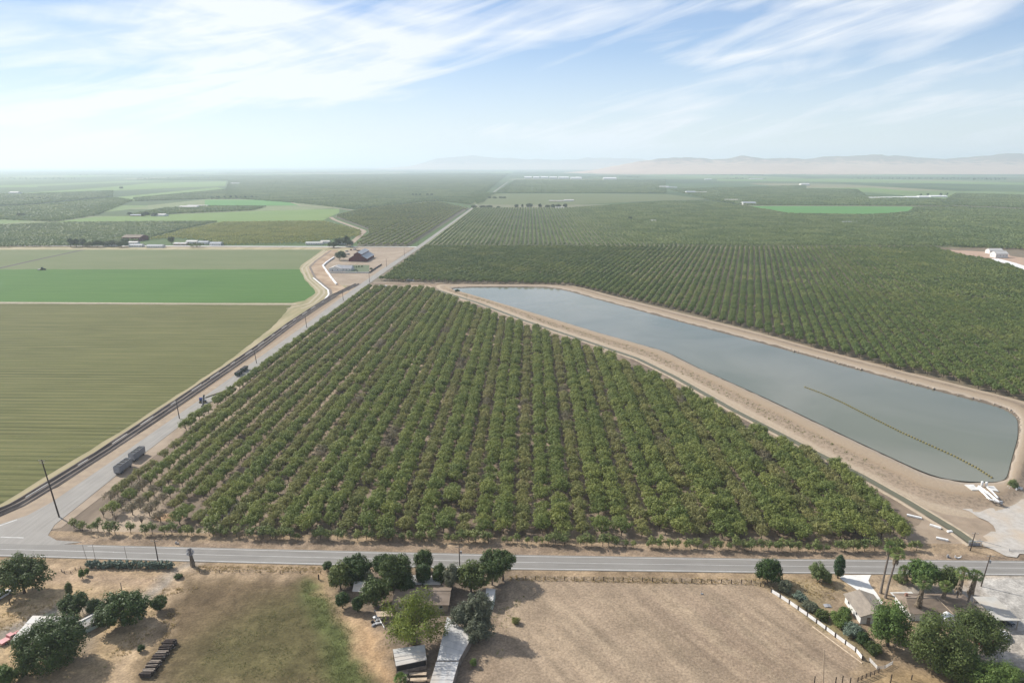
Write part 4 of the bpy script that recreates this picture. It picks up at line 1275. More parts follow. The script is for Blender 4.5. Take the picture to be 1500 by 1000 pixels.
shrub('low green bush below the big dome-shaped tree', 31, 990, 21, 43, 974, 'mid')
shrub('scrubby green patch at the gap beside the pasture', 263, 846, 255, 268, 840, 'mid')
# cactus hedge beside the highway
a, b = G(128, 830), G(252, 832)
rng = np.random.default_rng(77)
K = 300
tt_ = rng.random(K)
cen = np.stack([a.x+(b.x-a.x)*tt_, a.y+(b.y-a.y)*tt_ + rng.uniform(-.7, .7, K), rng.uniform(.3, 2.1, K)], 1)
V, Q = leaf_quads(rng, cen, rng.uniform(.35, .6, K), 26, .42, .2, .5, .75)
V -= np.array([a.x, a.y, 0])
t = thing('hedge', 'long clipped grey-green hedge along the highway shoulder', 'hedge', (a.x, a.y, -.05))
add_obj('foliage', np_mesh('foliage', V, Q, LM['cactus']), t)

# palms
def palm(label, bx, by, tx, ytop, crown_px, skirt=1.0, key='palm', group='fan palms round the right-hand house', name='fan_palm'):
    g = G(bx, by); k = MPP(bx, by)
    h = HT(bx, by, ytop)
    r = crown_px/2*k
    dx = (tx-bx)*k
    hub = Vector((dx, 0.15*h*0, h-r*.75))
    rr = random.Random(int(bx*31+by))
    t = thing(name, label, 'palm tree', (g.x, g.y, -.05), 0, group)
    tr = MB()
    pts = [Vector((dx*(f**1.4), 0, hub.z*f)) for f in (0, .08, .3, .6, .85, 1)]
    tr.tube(pts, [.48, .36, .3, .27, .26, .24], 9)
    tr.build('trunk', MT['palm_trunk'], t)
    fr = MB()
    for i in range(36):
        az = i*2.39996 + rr.uniform(-.2, .2)
        el = math.radians(rr.uniform(78, 88) - 118*(i/35.0)**.9)
        d = Vector((math.cos(az)*math.cos(el), math.sin(az)*math.cos(el), math.sin(el)))
        side_ = Vector((-math.sin(az), math.cos(az), 0)); upv = d.cross(side_)
        L1 = r*rr.uniform(.38, .5); L2 = r*rr.uniform(.45, .58)
        p = hub + d*L1
        fr.tube([hub, p], [.035, .02], 3, False)
        for q in range(7):
            a_ = math.radians(-62 + 124*q/6 + rr.uniform(-5, 5))
            dd = (d*math.cos(a_) + side_*math.sin(a_)).normalized()
            tip = p + dd*L2*(.75+.25*math.cos(a_)) - Vector((0, 0, L2*.28*rr.uniform(.5, 1.3)))
            midp = p + dd*L2*.5
            wv = (upv.cross(dd)).normalized()*L2*.085
            fr.add([p, midp-wv, tip, midp+wv], [(0, 1, 2, 3)])
    fr.build('fronds', LM[key], t)
    if skirt > 0:
        sk = MB()
        for i in range(int(90*skirt)):
            az = rr.uniform(0, 6.28); z = hub.z + .2*r - rr.random()**1.3*skirt*r*1.5
            f = 1-(hub.z-z)/(skirt*r*1.6+.01)
            ro = .28 + .42*r*max(.1, 1-f)*rr.uniform(.5, .9)
            o_ = Vector((dx*(max(0, z)/hub.z)**1.4 if hub.z else 0, 0, 0))
            c0 = o_ + Vector((math.cos(az)*.2, math.sin(az)*.2, z+.3)); c1 = o_ + Vector((math.cos(az)*ro, math.sin(az)*ro, z-.1)); c2 = o_ + Vector((math.cos(az)*ro*1.05, math.sin(az)*ro*1.05, z-.9))
            sd = Vector((-math.sin(az), math.cos(az), 0))*.22
            sk.add([c0-sd*.3, c1-sd, c1+sd, c0+sd*.3], [(0, 1, 2, 3)]).add([c1-sd, c2-sd*.4, c2+sd*.4, c1+sd], [(0, 1, 2, 3)])
        sk.build('dead_fronds', MT['thatch'], t)
    return t
palm('tall slender palm, left one of the pair beside the driveway', 1290, 868, 1294, 793, 22, .7)
palm('tall slender palm, right one of the pair beside the driveway', 1297, 875, 1305, 801, 26, .8)
palm('short leaning palm against the green bushes near the highway', 1327, 855, 1322, 828, 22, .7)
palm('stout palm in front of the brown roof, at its left end', 1341, 903, 1345, 843, 27, 2.2)
palm('shaggy palm with a thick skirt of dead fronds over the roof', 1378, 895, 1379, 850, 24, 2.6)
palm('tallest palm behind the brown roof with a bare trunk', 1397, 893, 1401, 830, 26, 1.6)
palm('leaning palm, rightmost of the four behind the brown roof', 1414, 895, 1420, 834, 24, 1.8)
palm('grey withered palm standing alone beside the highway', 283, 829, 281, 803, 14, 2.0, 'greyspike', None, 'withered_palm')
palm('low green palm tuft at the bottom edge by the pallets', 587, 1004, 587, 986, 26, 0, 'bright', None, 'palm_tuft')

# middle farm
T('tree', 'small dark tree at the left end of the row along the highway', 481, 836, 472, 488, 821, 'dark')
T('tree', 'grey-green tree in front of the small grey shed', 499, 862, 480, 517, 822, 'mid', seed=5)
T('tree', 'dark spreading tree at the roadside, left of the row centre', 522, 848, 497, 546, 814, 'dark')
T('tree', 'dark tree at the roadside with a pointed top', 560, 844, 544, 574, 809, 'dark')
T('tree', 'loose light green tree standing in the middle of the roadside row', 584, 868, 560, 604, 806, 'mid', lumps=.3)
T('tree', 'dark round tree nearest the asphalt, in front of the white patio roof', 621, 838, 606, 637, 803, 'dark')
T('tree', 'dark tree just behind the white patio roof', 618, 860, 607, 633, 822, 'dark')
T('tree', 'dark narrow tree left of the roadside power pole', 646, 858, 632, 656, 823, 'dark')
T('tree', 'dark leafy tree beside the lean-to and grey shed', 551, 886, 529, 574, 846, 'mid', lumps=.25, seed=8)
T('citrus_tree', 'round dark citrus tree, left of the pair by the dirt track', 502, 890, 491, 514, 865, 'dark')
T('citrus_tree', 'round dark citrus tree, right of the pair by the dirt track', 524, 895, 515, 534, 873, 'dark')
T('tree', 'pale feathery young conifer among the dark roadside trees', 541, 858, 533, 549, 834, 'silver', lumps=.1)
T('tree', 'dusty olive tree behind the power pole', 662, 864, 649, 676, 824, 'silver', seed=4)
T('tree', 'bushy green tree filling the row behind the pale conifer', 574, 858, 556, 594, 824, 'mid', seed=31)
T('tree', 'dark tree squeezed behind the lean-to roof', 592, 872, 578, 610, 840, 'dark', seed=32)
shrub('dark shrubby growth at the foot of the dark roadside trees', 522, 856, 508, 540, 838, 'dark')
T('tree', 'broad green tree right of the power pole', 690, 866, 668, 717, 819, 'mid', seed=44)
T('tree', 'pale silvery tree beside the umbrella-shaped dark tree', 721, 856, 708, 738, 819, 'pale')
T('pepper_tree', 'dark umbrella-shaped tree at the paddock corner beside the highway', 737, 850, 700, 757, 806, 'dark', low=.42, dens=1.2, lumps=.12)
T('ash_tree', 'large yellow-green tree in front of the brown roofed house', 607, 944, 564, 653, 869, 'lime', low=.08, lumps=.55, dens=.62, leaf=.42, rcf=.3, limbs=12)
T('olive_tree', 'greyish olive tree overhanging the long metal shed', 681, 925, 663, 703, 880, 'silver', lumps=.3)
T('olive_tree', 'greyish olive tree right of the long shed at the paddock edge', 703, 928, 684, 723, 864, 'silver', lumps=.3)
T('olive_tree', 'low greyish olive tree spilling toward the paddock dirt', 700, 940, 682, 722, 905, 'silver', lumps=.3, seed=90)
shrub('small dry bush on bare soil at the paddock edge', 755, 912, 749, 762, 903, 'olive')
shrub('bright green clump beside the end of the long shed', 693, 975, 688, 699, 963, 'bright')
# right farm
T('tree', 'dusky green tree at the corner of the rail fence', 1124, 852, 1103, 1145, 817, 'dark', lumps=.25, seed=12)
shrub('shaggy grey bush in the shade of the fence corner tree', 1147, 866, 1138, 1160, 848, 'silver')
T('tree', 'light green rounded tree with thin foliage near the driveway', 1197, 850, 1184, 1212, 823, 'pale', lumps=.3)
shrub('light green low bush left of the cypress', 1210, 852, 1203, 1219, 836, 'pale')
t = tree('cypress', 'dark columnar cypress beside the concrete driveway', 1227, 846, 1219.5, 1236, 809, 'cypress', low=.02, lumps=.05, dens=1.3, leaf=.2)
T('tree', 'bright green bushy tree behind the palms near the highway', 1352, 862, 1328, 1374, 818, 'bright', lumps=.25)
T('tree', 'greyish green tree between the palms, right of the bright one', 1388, 866, 1370, 1402, 827, 'mid')
shrub('yellowish low shrub left of the bright bushy tree', 1318, 851, 1308, 1330, 841, 'pale')
T('tree', 'mid green tree in front of the white gabled house', 1300, 945, 1271, 1331, 878, 'bright', low=.05, lumps=.22, leaf=.4)
T('oak_tree', 'big green tree hiding the front of the brown roofed house', 1372, 985, 1328, 1412, 893, 'mid', low=.02, lumps=.28, leaf=.42, seed=61)
T('oak_tree', 'brownish green tree beside the gravel lot and red car', 1428, 958, 1394, 1466, 890, 'mid', low=.08, lumps=.25, leaf=.4, seed=62)
T('tree', 'lower light green tree at the foot of the big green tree', 1402, 990, 1362, 1424, 938, 'bright', low=.0, lumps=.3, leaf=.4, seed=63)
T('tree', 'feathery green tree at the bottom right corner', 1462, 1024, 1418, 1502, 970, 'bright', low=.0, lumps=.25, leaf=.35, seed=64)
for lab, bx, by, x0, x1, yt, key in (
    ('spiky dark agave above the white board fence', 1172, 878, 1162, 1181, 867, 'cactus'),
    ('grey-green shrub in the strip behind the white fence', 1186, 892, 1175, 1198, 880, 'silver'),
    ('dull green shrub midway along the white fence strip', 1203, 905, 1193, 1215, 893, 'mid'),
    ('bright green sprawling bush below the gabled house', 1232, 915, 1215, 1248, 894, 'bright'),
    ('grey spiky clump between green bushes behind the fence', 1248, 930, 1234, 1262, 912, 'cactus'),
    ('dark low bush near the lower end of the white fence', 1262, 944, 1252, 1274, 925, 'dark'),
    ('dull green bush at the lower end of the white fence strip', 1278, 955, 1266, 1290, 940, 'mid'),
    ('narrow green shrub against the white gabled wall', 1240, 899, 1231, 1246, 888, 'bright')):
    shrub(lab, bx, by, x0, x1, yt, key, lumps=.3)
shrub('yellowish bush growing at the pond corner by the rocks', 1482, 716, 1475, 1491, 701, 'pale', lumps=.3)
shrub('tiny dark bush on the far tip of the pond', 670, 428.5, 666, 674, 423, 'dark')

# farmstead trees in the middle distance
far_trees = [
 ('tall dark conifer at the left end of the distant farmstead', 104, 362, 99, 110, 347, 'dark'), ('dark conifer second from the left at the distant farmstead', 112, 362, 107, 118, 348, 'dark'),
 ('dark conifer right of the tallest pair at the distant farmstead', 121, 361, 116, 127, 348, 'dark'), ('round tree in the left half of the distant farmstead', 132, 362, 124, 139, 353, 'mid'),
 ('round dark tree in the centre of the distant farmstead', 143, 362, 136, 151, 350, 'dark'), ('low tree beside the white house of the distant farmstead', 155, 361, 150, 161, 352, 'dark'),
 ('round dark tree right of the white house, distant farmstead', 164, 361, 157, 172, 351, 'dark'), ('dark tree in front of the brown roofed barn', 178, 362, 171, 189, 352, 'dark'),
 ('dark tree left of the brown roofed barn', 184, 359, 178, 190, 347, 'dark'), ('single dark tree at the edge of the yellowish orchard', 251, 357, 246, 257, 345, 'dark'),
 ('low green tree in front of the grey sheds by the cross road', 288, 362, 276, 300, 355, 'mid'), ('small tree between grey sheds by the cross road', 300, 357, 294, 306, 351, 'dark'),
 ('left dark tree of the clump by the cross road bend', 488, 363, 480, 496, 353, 'dark'), ('tallest dark tree of the clump by the cross road bend', 507, 361, 499, 514, 343, 'dark'),
 ('middle dark tree of the clump by the cross road bend', 496, 359, 489, 503, 347, 'dark'), ('right dark tree of the clump by the cross road bend', 513, 362, 507, 519, 350, 'dark'),
 ('dark round tree beside the red barn', 497, 381, 490, 508, 366.5, 'dark'), ('low dark tree left of the red barn, nearer the canal', 501, 376, 495, 507, 368, 'dark'),
 ('dark round tree at the roadside corner of the walled yard', 543.5, 395.8, 541, 546.3, 391.5, 'dark'),
 ('tree at the left of the far pale farmyard', 190, 316.5, 186.5, 194, 310, 'dark'), ('round tree at the middle of the far pale farmyard', 213, 317, 207, 219, 309.5, 'dark'), ('dark tree beside the far white roof', 226, 317, 222, 231, 311, 'dark'),
 ('single tree left of the far fields', 30, 318, 25, 36, 311, 'dark'), ('lone tree in the pale far field', 178, 277, 175, 181, 273, 'dark'),
 ('lone dark tree by the bare plot in the right-hand orchard', 923.5, 322.5, 920, 927, 317, 'dark')]
for lab, bx, by, x0, x1, yt, key in far_trees:
    T('farm_tree', lab, bx, by, x0, x1, yt, key, group='trees at distant farmsteads', dens=.7)
for q, (x0, x1, yt) in enumerate([(690, 699, 300), (702, 712, 300.5), (712, 722, 300.2), (727, 733, 301.5), (753, 760, 298.5), (763, 767, 298), (770, 781, 297), (788, 794, 297.5), (798, 806, 299.5), (806, 814, 298.5), (813, 822, 298), (824, 832, 297.5)]):
    T('farm_tree', 'dark tree in the far tree line beyond the orchard, %s from the long road' % ordinal(q+1), (x0+x1)/2, 305, x0, x1, yt, 'dark', group='far tree line beyond the orchard', dens=.7)
for q, (x0, x1) in enumerate([(603, 607), (608, 612), (613, 617.5), (624, 629), (630, 635)]):
    T('farm_tree', 'small hazy tree in the short row left of the long road, %s from the left' % ordinal(q+1), (x0+x1)/2, 287.3, x0, x1, 283, 'dark', group='short hazy tree row left of the long road', dens=.7)
for q, (x0, x1) in enumerate([(715, 720), (721, 728), (730, 737), (736, 742)]):
    T('farm_tree', 'small hazy tree beside the tan strip, %s from the long road' % ordinal(q+1), (x0+x1)/2, 291, x0, x1, 287.5, 'dark', group='hazy trees beside the tan strip', dens=.7)
# distant windbreaks, one mass along the horizon
rng = np.random.default_rng(9)
cs = []
for (x0, x1, y) in ((720, 770, 259), (840, 942, 260), (600, 720, 254), (100, 300, 257), (330, 480, 254), (500, 640, 252), (0, 120, 262), (1030, 1120, 257), (1250, 1480, 262), (1060, 1125, 262), (40, 80, 292), (310, 390, 291), (1425, 1475, 263.5), (1350, 1395, 286.5), (860, 1000, 254), (1130, 1300, 256), (200, 330, 262), (0, 90, 252.5), (300, 420, 249.5), (480, 700, 249), (760, 1000, 250)):
    a, b = G(x0, y), G(x1, y)
    L_ = (b-a).length
    for i in range(int(L_/14)):
        if rng.random() < .25: continue
        t_ = i*14/L_
        s_ = rng.uniform(3.5, 8)
        cs.append((a.x+(b.x-a.x)*t_, a.y+(b.y-a.y)*t_ + rng.uniform(-25, 25), s_*.8, s_))
cs = np.array(cs)
V, Q = leaf_quads(rng, cs[:, :3], cs[:, 3], 16, 5.5, .3, .3, .8)
tag(add_obj('far_trees', np_mesh('far_trees', V, Q, LM['dark'])), 'dark hazy tree lines scattered toward the horizon', 'trees', kind='stuff')

# ------------------------------------------------------------------ dry weeds and grass
def tufts(name, label, key, pts, hgt, n, spread):
    P = np.array(pts)
    N_ = len(P)*n
    base = np.repeat(P, n, 0) + np.concatenate([NR.normal(0, spread, (N_, 2)), np.zeros((N_, 1))], 1)
    az = NR.uniform(0, 6.28, N_); ln = hgt*NR.uniform(.5, 1.3, N_)
    d = np.stack([np.cos(az)*.5, np.sin(az)*.5, np.ones(N_)], 1)
    tip = base + d*ln[:, None]
    sd = np.stack([-np.sin(az), np.cos(az), np.zeros(N_)], 1)*(ln*.22)[:, None]
    V = np.stack([base-sd, base+sd, tip+sd*.5, tip-sd*.5], 1).reshape(-1, 3)
    tag(add_obj(name, np_mesh(name, V, np.arange(len(V)).reshape(-1, 4), LM[key])), label, 'grass', kind='stuff')
def scatter_px(poly, n, thr=None, seed=3):
    P = [(p.x, p.y) for p in GP(poly)]
    a = np.array(P); lo, hi = a.min(0), a.max(0)
    x = NR.uniform(lo[0], hi[0], n*4); y = NR.uniform(lo[1], hi[1], n*4)
    k = inside(x, y, P)
    if thr: k &= fbm(x, y, 7, seed) > thr
    x, y = x[k][:n], y[k][:n]
    return np.stack([x, y, np.zeros(len(x))-.06], 1)
tufts('dry_grass', 'dry straw-coloured grass along the highway shoulder and yards', 'drygrass', np.concatenate([
    scatter_px([(745, 843), (1120, 848), (1120, 856), (745, 850)], 500), scatter_px([(285, 828), (470, 830), (470, 838), (285, 838)], 260),
    scatter_px([(1130, 848), (1225, 850), (1225, 880), (1170, 870)], 160), scatter_px([(0, 880), (60, 860), (100, 880), (0, 935)], 120, .5),
    scatter_px([(240, 860), (290, 860), (230, 960), (130, 1000)], 200, .5), scatter_px([(1180, 885), (1240, 935), (1290, 960), (1240, 935)], 100)]), .32, 7, .22)
tufts('weeds', 'green weeds spreading along the edge of the brown pasture', 'weed', np.concatenate([
    scatter_px([(440, 852), (476, 852), (520, 935), (548, 1005), (490, 1005), (470, 930)], 900, .44), scatter_px([(300, 930), (440, 880), (500, 940), (520, 1000), (250, 1000)], 500, .5)]), .22, 8, .35)
tufts('weeds', 'scattered low weeds in the sandy yards', 'olive', np.concatenate([scatter_px([(0, 880), (250, 845), (240, 920), (150, 1000), (0, 1000)], 130), scatter_px([(560, 930), (720, 900), (700, 1000), (580, 1000)], 60), scatter_px([(720, 900), (770, 870), (740, 960), (700, 990)], 60, .45)]), .25, 7, .2)
tufts('weeds', 'brown weeds on the outer slope of the pond levee', 'olive', np.array([(p.x, p.y, float(np.interp(tq, [a_[0] for a_ in tprof], [a_[1] for a_ in tprof]))-.1) for i in range(0, len(wr), 1) for tq in [R.uniform(.5, .8) for _ in range(3)] for p in [wr[i].lerp(orr[i], tq)] if wr[i].y < 640 and (i > len(wr)*.58)]), .5, 7, .5)
# ------------------------------------------------------------------ buildings
def window_set(parent, spots, mglass='glass', mframe='white_paint'):
    """spots: (x, y, z, w, h, axis) axis 'x' faces +-x, 'y' faces +-y; each window a frame with its pane"""
    for (x, y, z, w_, h_, ax) in spots:
        s = 1 if (x if ax == 'x' else y) > 0 else -1
        fr = MB()
        e = .09
        for (du, dz_, ww, hh) in ((0, h_/2, w_+e, e), (0, -h_/2, w_+e, e), (-w_/2, 0, e, h_-e), (w_/2, 0, e, h_-e)):
            if ax == 'x': fr.box((x+s*.03, y+du, z+dz_), (.08, ww, hh))
            else: fr.box((x+du, y+s*.03, z+dz_), (ww, .08, hh))
        f = fr.build('window', MT[mframe], parent)
        p = MB().box((x+s*.015, y, z) if ax == 'x' else (x, y+s*.015, z), (.02, w_-e, h_-e) if ax == 'x' else (w_-e, .02, h_-e))
        p.build('pane', MT[mglass], f)

def gable_house(name, label, cat, x, y, L, W, hw, hr, wall, roof, axis='y', over=.45, rz=0.0, windows=True, door=True, trim=None, group=None):
    """gabled building, ridge along axis, L along the ridge"""
    t = thing(name, label, cat, (x, y, -.05), rz + (0 if axis == 'y' else PI/2), group)
    w2, l2 = W/2, L/2
    MB().extr([(-w2, 0), (w2, 0), (w2, hw), (0, hw+hr-.12), (-w2, hw)], -l2, l2).build('wall', MT[wall], t)
    sl = hr/w2
    th = .16
    rf = MB()
    for s in (-1, 1):
        e = w2+over
        prof = [(0, hw+hr), (s*e, hw+hr-sl*e), (s*e, hw+hr-sl*e-th), (0, hw+hr-th)]
        if s < 0: prof = prof[::-1]
        rf.extr(prof, -l2-over, l2+over)
    r_ = rf.build('roof', MT[roof], t)
    MB().box((0, 0, hw+hr+.03), (.3, L+2*over-.02, .1)).build('ridge_cap', MT[trim or roof], r_)
    if windows:
        sp_ = []
        n = max(1, int(L/3.4))
        for s in (-1, 1):
            for i in range(n): sp_.append((s*w2, -l2 + L*(i+.5)/n, hw*.58, 1.0, 1.0, 'x'))
        for s in (-1, 1): sp_.append((W*.2, s*l2, hw*.58, 1.0, 1.0, 'y'))
        window_set(t, sp_)
    if door:
        d = MB().box((-W*.22, -l2-.02, 1.0), (.95, .08, 2.0)).build('door', MT['wood_grey'], t)
        MB().box((-W*.22+.36, -l2-.09, 1.0), (.05, .07, .12)).build('handle', MT['steel'], d)
    return t

def shed_roof(name, label, cat, x, y, LX, LY, h0, h1, wall, roof, rz=0.0, walls=('back', 'left', 'right', 'front'), posts=0, over=.3, seams=0, dark_front=False, group=None):
    """single-pitch roof: height h0 at the south (camera) edge, h1 at the north edge"""
    t = thing(name, label, cat, (x, y, -.05), rz, group)
    a, b = LX/2, LY/2
    sl = (h1-h0)/LY
    zz_ = lambda yy: h0 + (yy+b)*sl
    rf = MB()
    e = over
    rf.add([(-a-e, -b-e, zz_(-b-e)), (a+e, -b-e, zz_(-b-e)), (a+e, b+e, zz_(b+e)), (-a-e, b+e, zz_(b+e)),
            (-a-e, -b-e, zz_(-b-e)+.12), (a+e, -b-e, zz_(-b-e)+.12), (a+e, b+e, zz_(b+e)+.12), (-a-e, b+e, zz_(b+e)+.12)],
           ((0, 3, 2, 1), (4, 5, 6, 7), (0, 1, 5, 4), (1, 2, 6, 5), (2, 3, 7, 6), (3, 0, 4, 7)))
    for i in range(seams):
        yy = -b + LY*(i+1)/(seams+1)
        rf.box((0, yy, zz_(yy)+.15), (LX+2*e-.02, .12, .06))
    rf.build('roof', MT[roof], t)
    wl = MB()
    th = .12
    if 'back' in walls: wl.box((0, b-th/2, (zz_(b)-.02)/2), (LX, th, zz_(b)-.02))
    if 'front' in walls: wl.box((0, -b+th/2, (zz_(-b)-.02)/2), (LX, th, zz_(-b)-.02))
    for s, nm in ((-1, 'left'), (1, 'right')):
        if nm in walls:
            wl.extr([(-b+th+.01, 0), (b-th-.01, 0), (b-th-.01, zz_(b-th)-.02), (-b+th+.01, zz_(-b+th)-.02)], s*(a-th/2)-th/2, s*(a-th/2)+th/2, axis='x')
    if wl.v: wl.build('wall', MT[wall], t)
    for i in range(posts):
        for yy in (-b+.1, b-.1):
            xx = -a+.15 + (LX-.3)*i/max(1, posts-1)
            MB().box((xx, yy, zz_(yy)/2-.01), (.14, .14, zz_(yy)-.02)).build('post', MT['wood_grey'], t)
    return t

# right-hand farm
t = gable_house('house', 'white walled house with a grey-brown gable roof beside the concrete driveway', 'house', 93.6, 167.0, 9.4, 7.6, 2.6, 1.35, 'stucco', 'shingle_grey', 'y')
MB().tube([(1.2, 1.0, 3.3), (1.2, 1.0, 4.4)], .09, 8).build('vent_pipe', MT['steel'], t)
x0 = G(1326, 890, 2.6).x; x1 = G(1433, 890, 2.6).x
yF = G(1380, 899, 2.6).y; yB = G(1380, 869, 2.6).y
t = thing('house', 'long low house with a brown hip roof behind the four palms', 'house', ((x0+x1)/2, (yF+yB)/2, -.05))
a, b = (x1-x0)/2, (yB-yF)/2
MB().prism([(-a+.6, -b+.6), (a-.6, -b+.6), (a-.6, b-.6), (-a+.6, b-.6)], 0, 2.62).build('wall', MT['stucco'], t)
hp = MB()
hp.add([(-a, -b, 2.6), (a, -b, 2.6), (a, b, 2.6), (-a, b, 2.6), (-a+1.2, 0, 4.3), (a-b*.9, 0, 4.3)], ((0, 1, 5, 4), (1, 2, 5), (2, 3, 4, 5), (3, 0, 4), (0, 3, 2, 1)))
r_ = hp.build('roof', MT['shingle'], t)
MB().tube([(-a+1.2, 0, 4.34), (a-b*.9, 0, 4.34)], .1, 6).build('ridge_cap', MT['shingle_grey'], r_)
MB().tube([(-.4, 0, 4.33), (1.6, -b, 2.68)], .11, 6).build('flashing', MT['wood_pale'], r_)
MB().box((-a+2.2, 1.8, 3.9), (.7, .6, 1.3)).build('chimney', M('brick', (.3, .17, .13), (.22, .13, .1), 2.), r_)
MB().extr([(-1.6, 0), (1.6, 0), (1.6, 2.4), (0, 3.2), (-1.6, 2.4)], -b-1.6, -b+.55).build('porch', MT['white_paint'], t)
window_set(t, [(-a+4.5, -b+.6, 1.5, 1.4, 1.1, 'y'), (3.2, -b+.6, 1.5, 1.4, 1.1, 'y'), (a-3, -b+.6, 1.5, 1.4, 1.1, 'y'), (-a+.6, -1, 1.5, 1.1, 1.1, 'x'), (a-.6, -1, 1.5, 1.1, 1.1, 'x')])
d = MB().box((.9, b-.57, 1.03), (.95, .08, 2.0)).build('door', MT['wood_grey'], t)
MB().box((1.25, b-.5, 1.0), (.05, .07, .12)).build('handle', MT['steel'], d)
# carport
pA, pB, pC, pD = G(1452, 908, 2.9), G(1485, 908, 2.9), G(1463, 874, 2.9), G(1437, 874, 2.9)
cx_, cy_ = (pA.x+pB.x+pC.x+pD.x)/4, (pA.y+pC.y)/2
lx, ly = pB.x-pA.x, pC.y-pA.y
t = thing('carport', 'pale flat-roofed carport at the edge of the gravel lot', 'carport', (cx_, cy_, -.05))
MB().box((0, 0, 2.95), (lx, ly, .2)).build('roof', M('carport_roof', (.46, .445, .41), (.38, .365, .33), .5, c3=(.42, .38, .32), scale3=.2), t)
for sx in (-1, 1):
    for sy in (-1, 0, 1): MB().box((sx*(lx/2-.3), sy*(ly/2-.3), 1.42), (.16, .16, 2.85)).build('post', MT['wood_grey'], t)
MB().box((0, ly/2-.25, 1.5), (lx-1, .1, .3)).build('beam', MT['wood_grey'], t)

# middle farm
gable_house('house', 'brown roofed farmhouse behind the large yellow-green tree', 'house', -29.8, 168.6, 15.0, 8.2, 2.5, 1.3, 'tan_wall', 'shingle', 'x')
p0, p1 = G(581, 867, 2.4), G(643, 860, 2.4)
shed_roof('patio_cover', 'white flat patio roof behind the brown roofed farmhouse', 'patio roof', (p0.x+p1.x)/2, 175.3, p1.x-p0.x, 3.6, 2.45, 2.65, 'stucco', 'metal_roof_pale', walls=('back',), posts=3)
def roof_quad(name, label, cat, pts, h, wall, roof, th=.13, walls=True, seams=3, posts=True, group=None, hs=None):
    """a building under a flat sheet roof whose four roof corners are given"""
    hs = hs or [h]*4
    P = [G(x, y, z) for (x, y), z in zip(pts, hs)]
    c = sum(P, Vector())/4
    t = thing(name, label, cat, (c.x, c.y, -.05), 0, group)
    Q_ = [(p.x-c.x, p.y-c.y, p.z+.05) for p in P]
    rf = MB()
    rf.add(Q_ + [(x, y, z+th) for x, y, z in Q_], ((0, 3, 2, 1), (4, 5, 6, 7), (0, 1, 5, 4), (1, 2, 6, 5), (2, 3, 7, 6), (3, 0, 4, 7)))
    V_ = [Vector(q) for q in Q_]
    for i in range(seams):
        f = (i+1)/(seams+1)
        a_, b_ = V_[0].lerp(V_[3], f), V_[1].lerp(V_[2], f)
        rf.tube([a_+Vector((0, 0, th+.03)), b_+Vector((0, 0, th+.03))], .06, 4)
    rf.build('roof', MT[roof], t)
    ins_ = [v_*.94 for v_ in V_]
    if walls:
        wl = MB()
        n = 4
        vs_ = [(v_.x, v_.y, 0) for v_ in ins_] + [(v_.x, v_.y, q.z-.02) for v_, q in zip(ins_, V_)]
        wl.add(vs_, [(i, (i+1) % n, n+(i+1) % n, n+i) for i in range(n)] + [(4, 5, 6, 7), (3, 2, 1, 0)])
        wl.build('wall', MT[wall], t)
    if posts:
        for v_, q in zip(V_, V_):
            MB().box((v_.x*.975, v_.y*.975, (q.z-.03)/2), (.13, .13, q.z-.03)).build('post', MT['wood_grey'], t)
    return t, V_
roof_quad('long_shed', 'long open shed with a rusty pale metal roof, section nearest the brown house', 'shed', [(640, 967), (672, 967), (692, 931), (655, 903)], 2.7, 'wood_grey', 'metal_roof', seams=5, hs=[2.6, 2.6, 2.7, 2.8])
roof_quad('long_shed', 'long open shed with a pale metal roof, lower section at the bottom edge', 'shed', [(627, 1010), (660, 1010), (672, 969), (639, 969)], 2.6, 'wood_grey', 'metal_roof', seams=5)
t, V_ = roof_quad('shed', 'shed with a pale corrugated roof and dark open front, beside the stacked boards', 'shed', [(580, 975.5), (625, 966), (622, 944), (575.5, 951)], 2.8, 'dark', 'metal_roof_pale', seams=3, hs=[2.5, 2.5, 3.0, 3.0])  # closed walls coloured near-black for the dim inside of an open front
fr_ = (V_[0]*.96, V_[1]*.96)
ang = math.atan2(V_[1].y-V_[0].y, V_[1].x-V_[0].x)
m0 = (fr_[0]+fr_[1])/2
MB().box((m0.x, m0.y-.15, .55), ((V_[1]-V_[0]).length*.95, .1, 1.0), rz=ang).build('front_rail', MT['wood_grey'], t)
MB().box((m0.x-1.6, m0.y-.18, 1.75), (2.2, .08, .55), rz=ang).build('window', MT['glass'], t)
roof_quad('small_shed', 'small grey roofed shed tucked between the roadside trees', 'shed', [(516, 866), (532, 867), (536, 852), (519, 851)], 2.4, 'wood_grey', 'metal_roof_pale', seams=1, posts=False)
roof_quad('lean_to', 'small tan lean-to roof beside the scrap pile', 'lean-to', [(553, 903), (575, 902), (573, 895), (550, 895.5)], 2.1, 'wood_grey', 'wood_pale', walls=False, seams=2)
t, V_ = roof_quad('shed', 'small pale green shed behind the olive trees at the paddock edge', 'shed', [(711, 879), (722, 880), (726, 863), (712, 861)], 2.8, 'pale_green_wall', 'metal_roof_pale', seams=1, posts=False)
MB().box(((V_[1].x+V_[2].x)/2*.94+.05, (V_[1].y+V_[2].y)/2, 1.0), (.08, .9, 2.0)).build('door', MT['white_paint'], t)
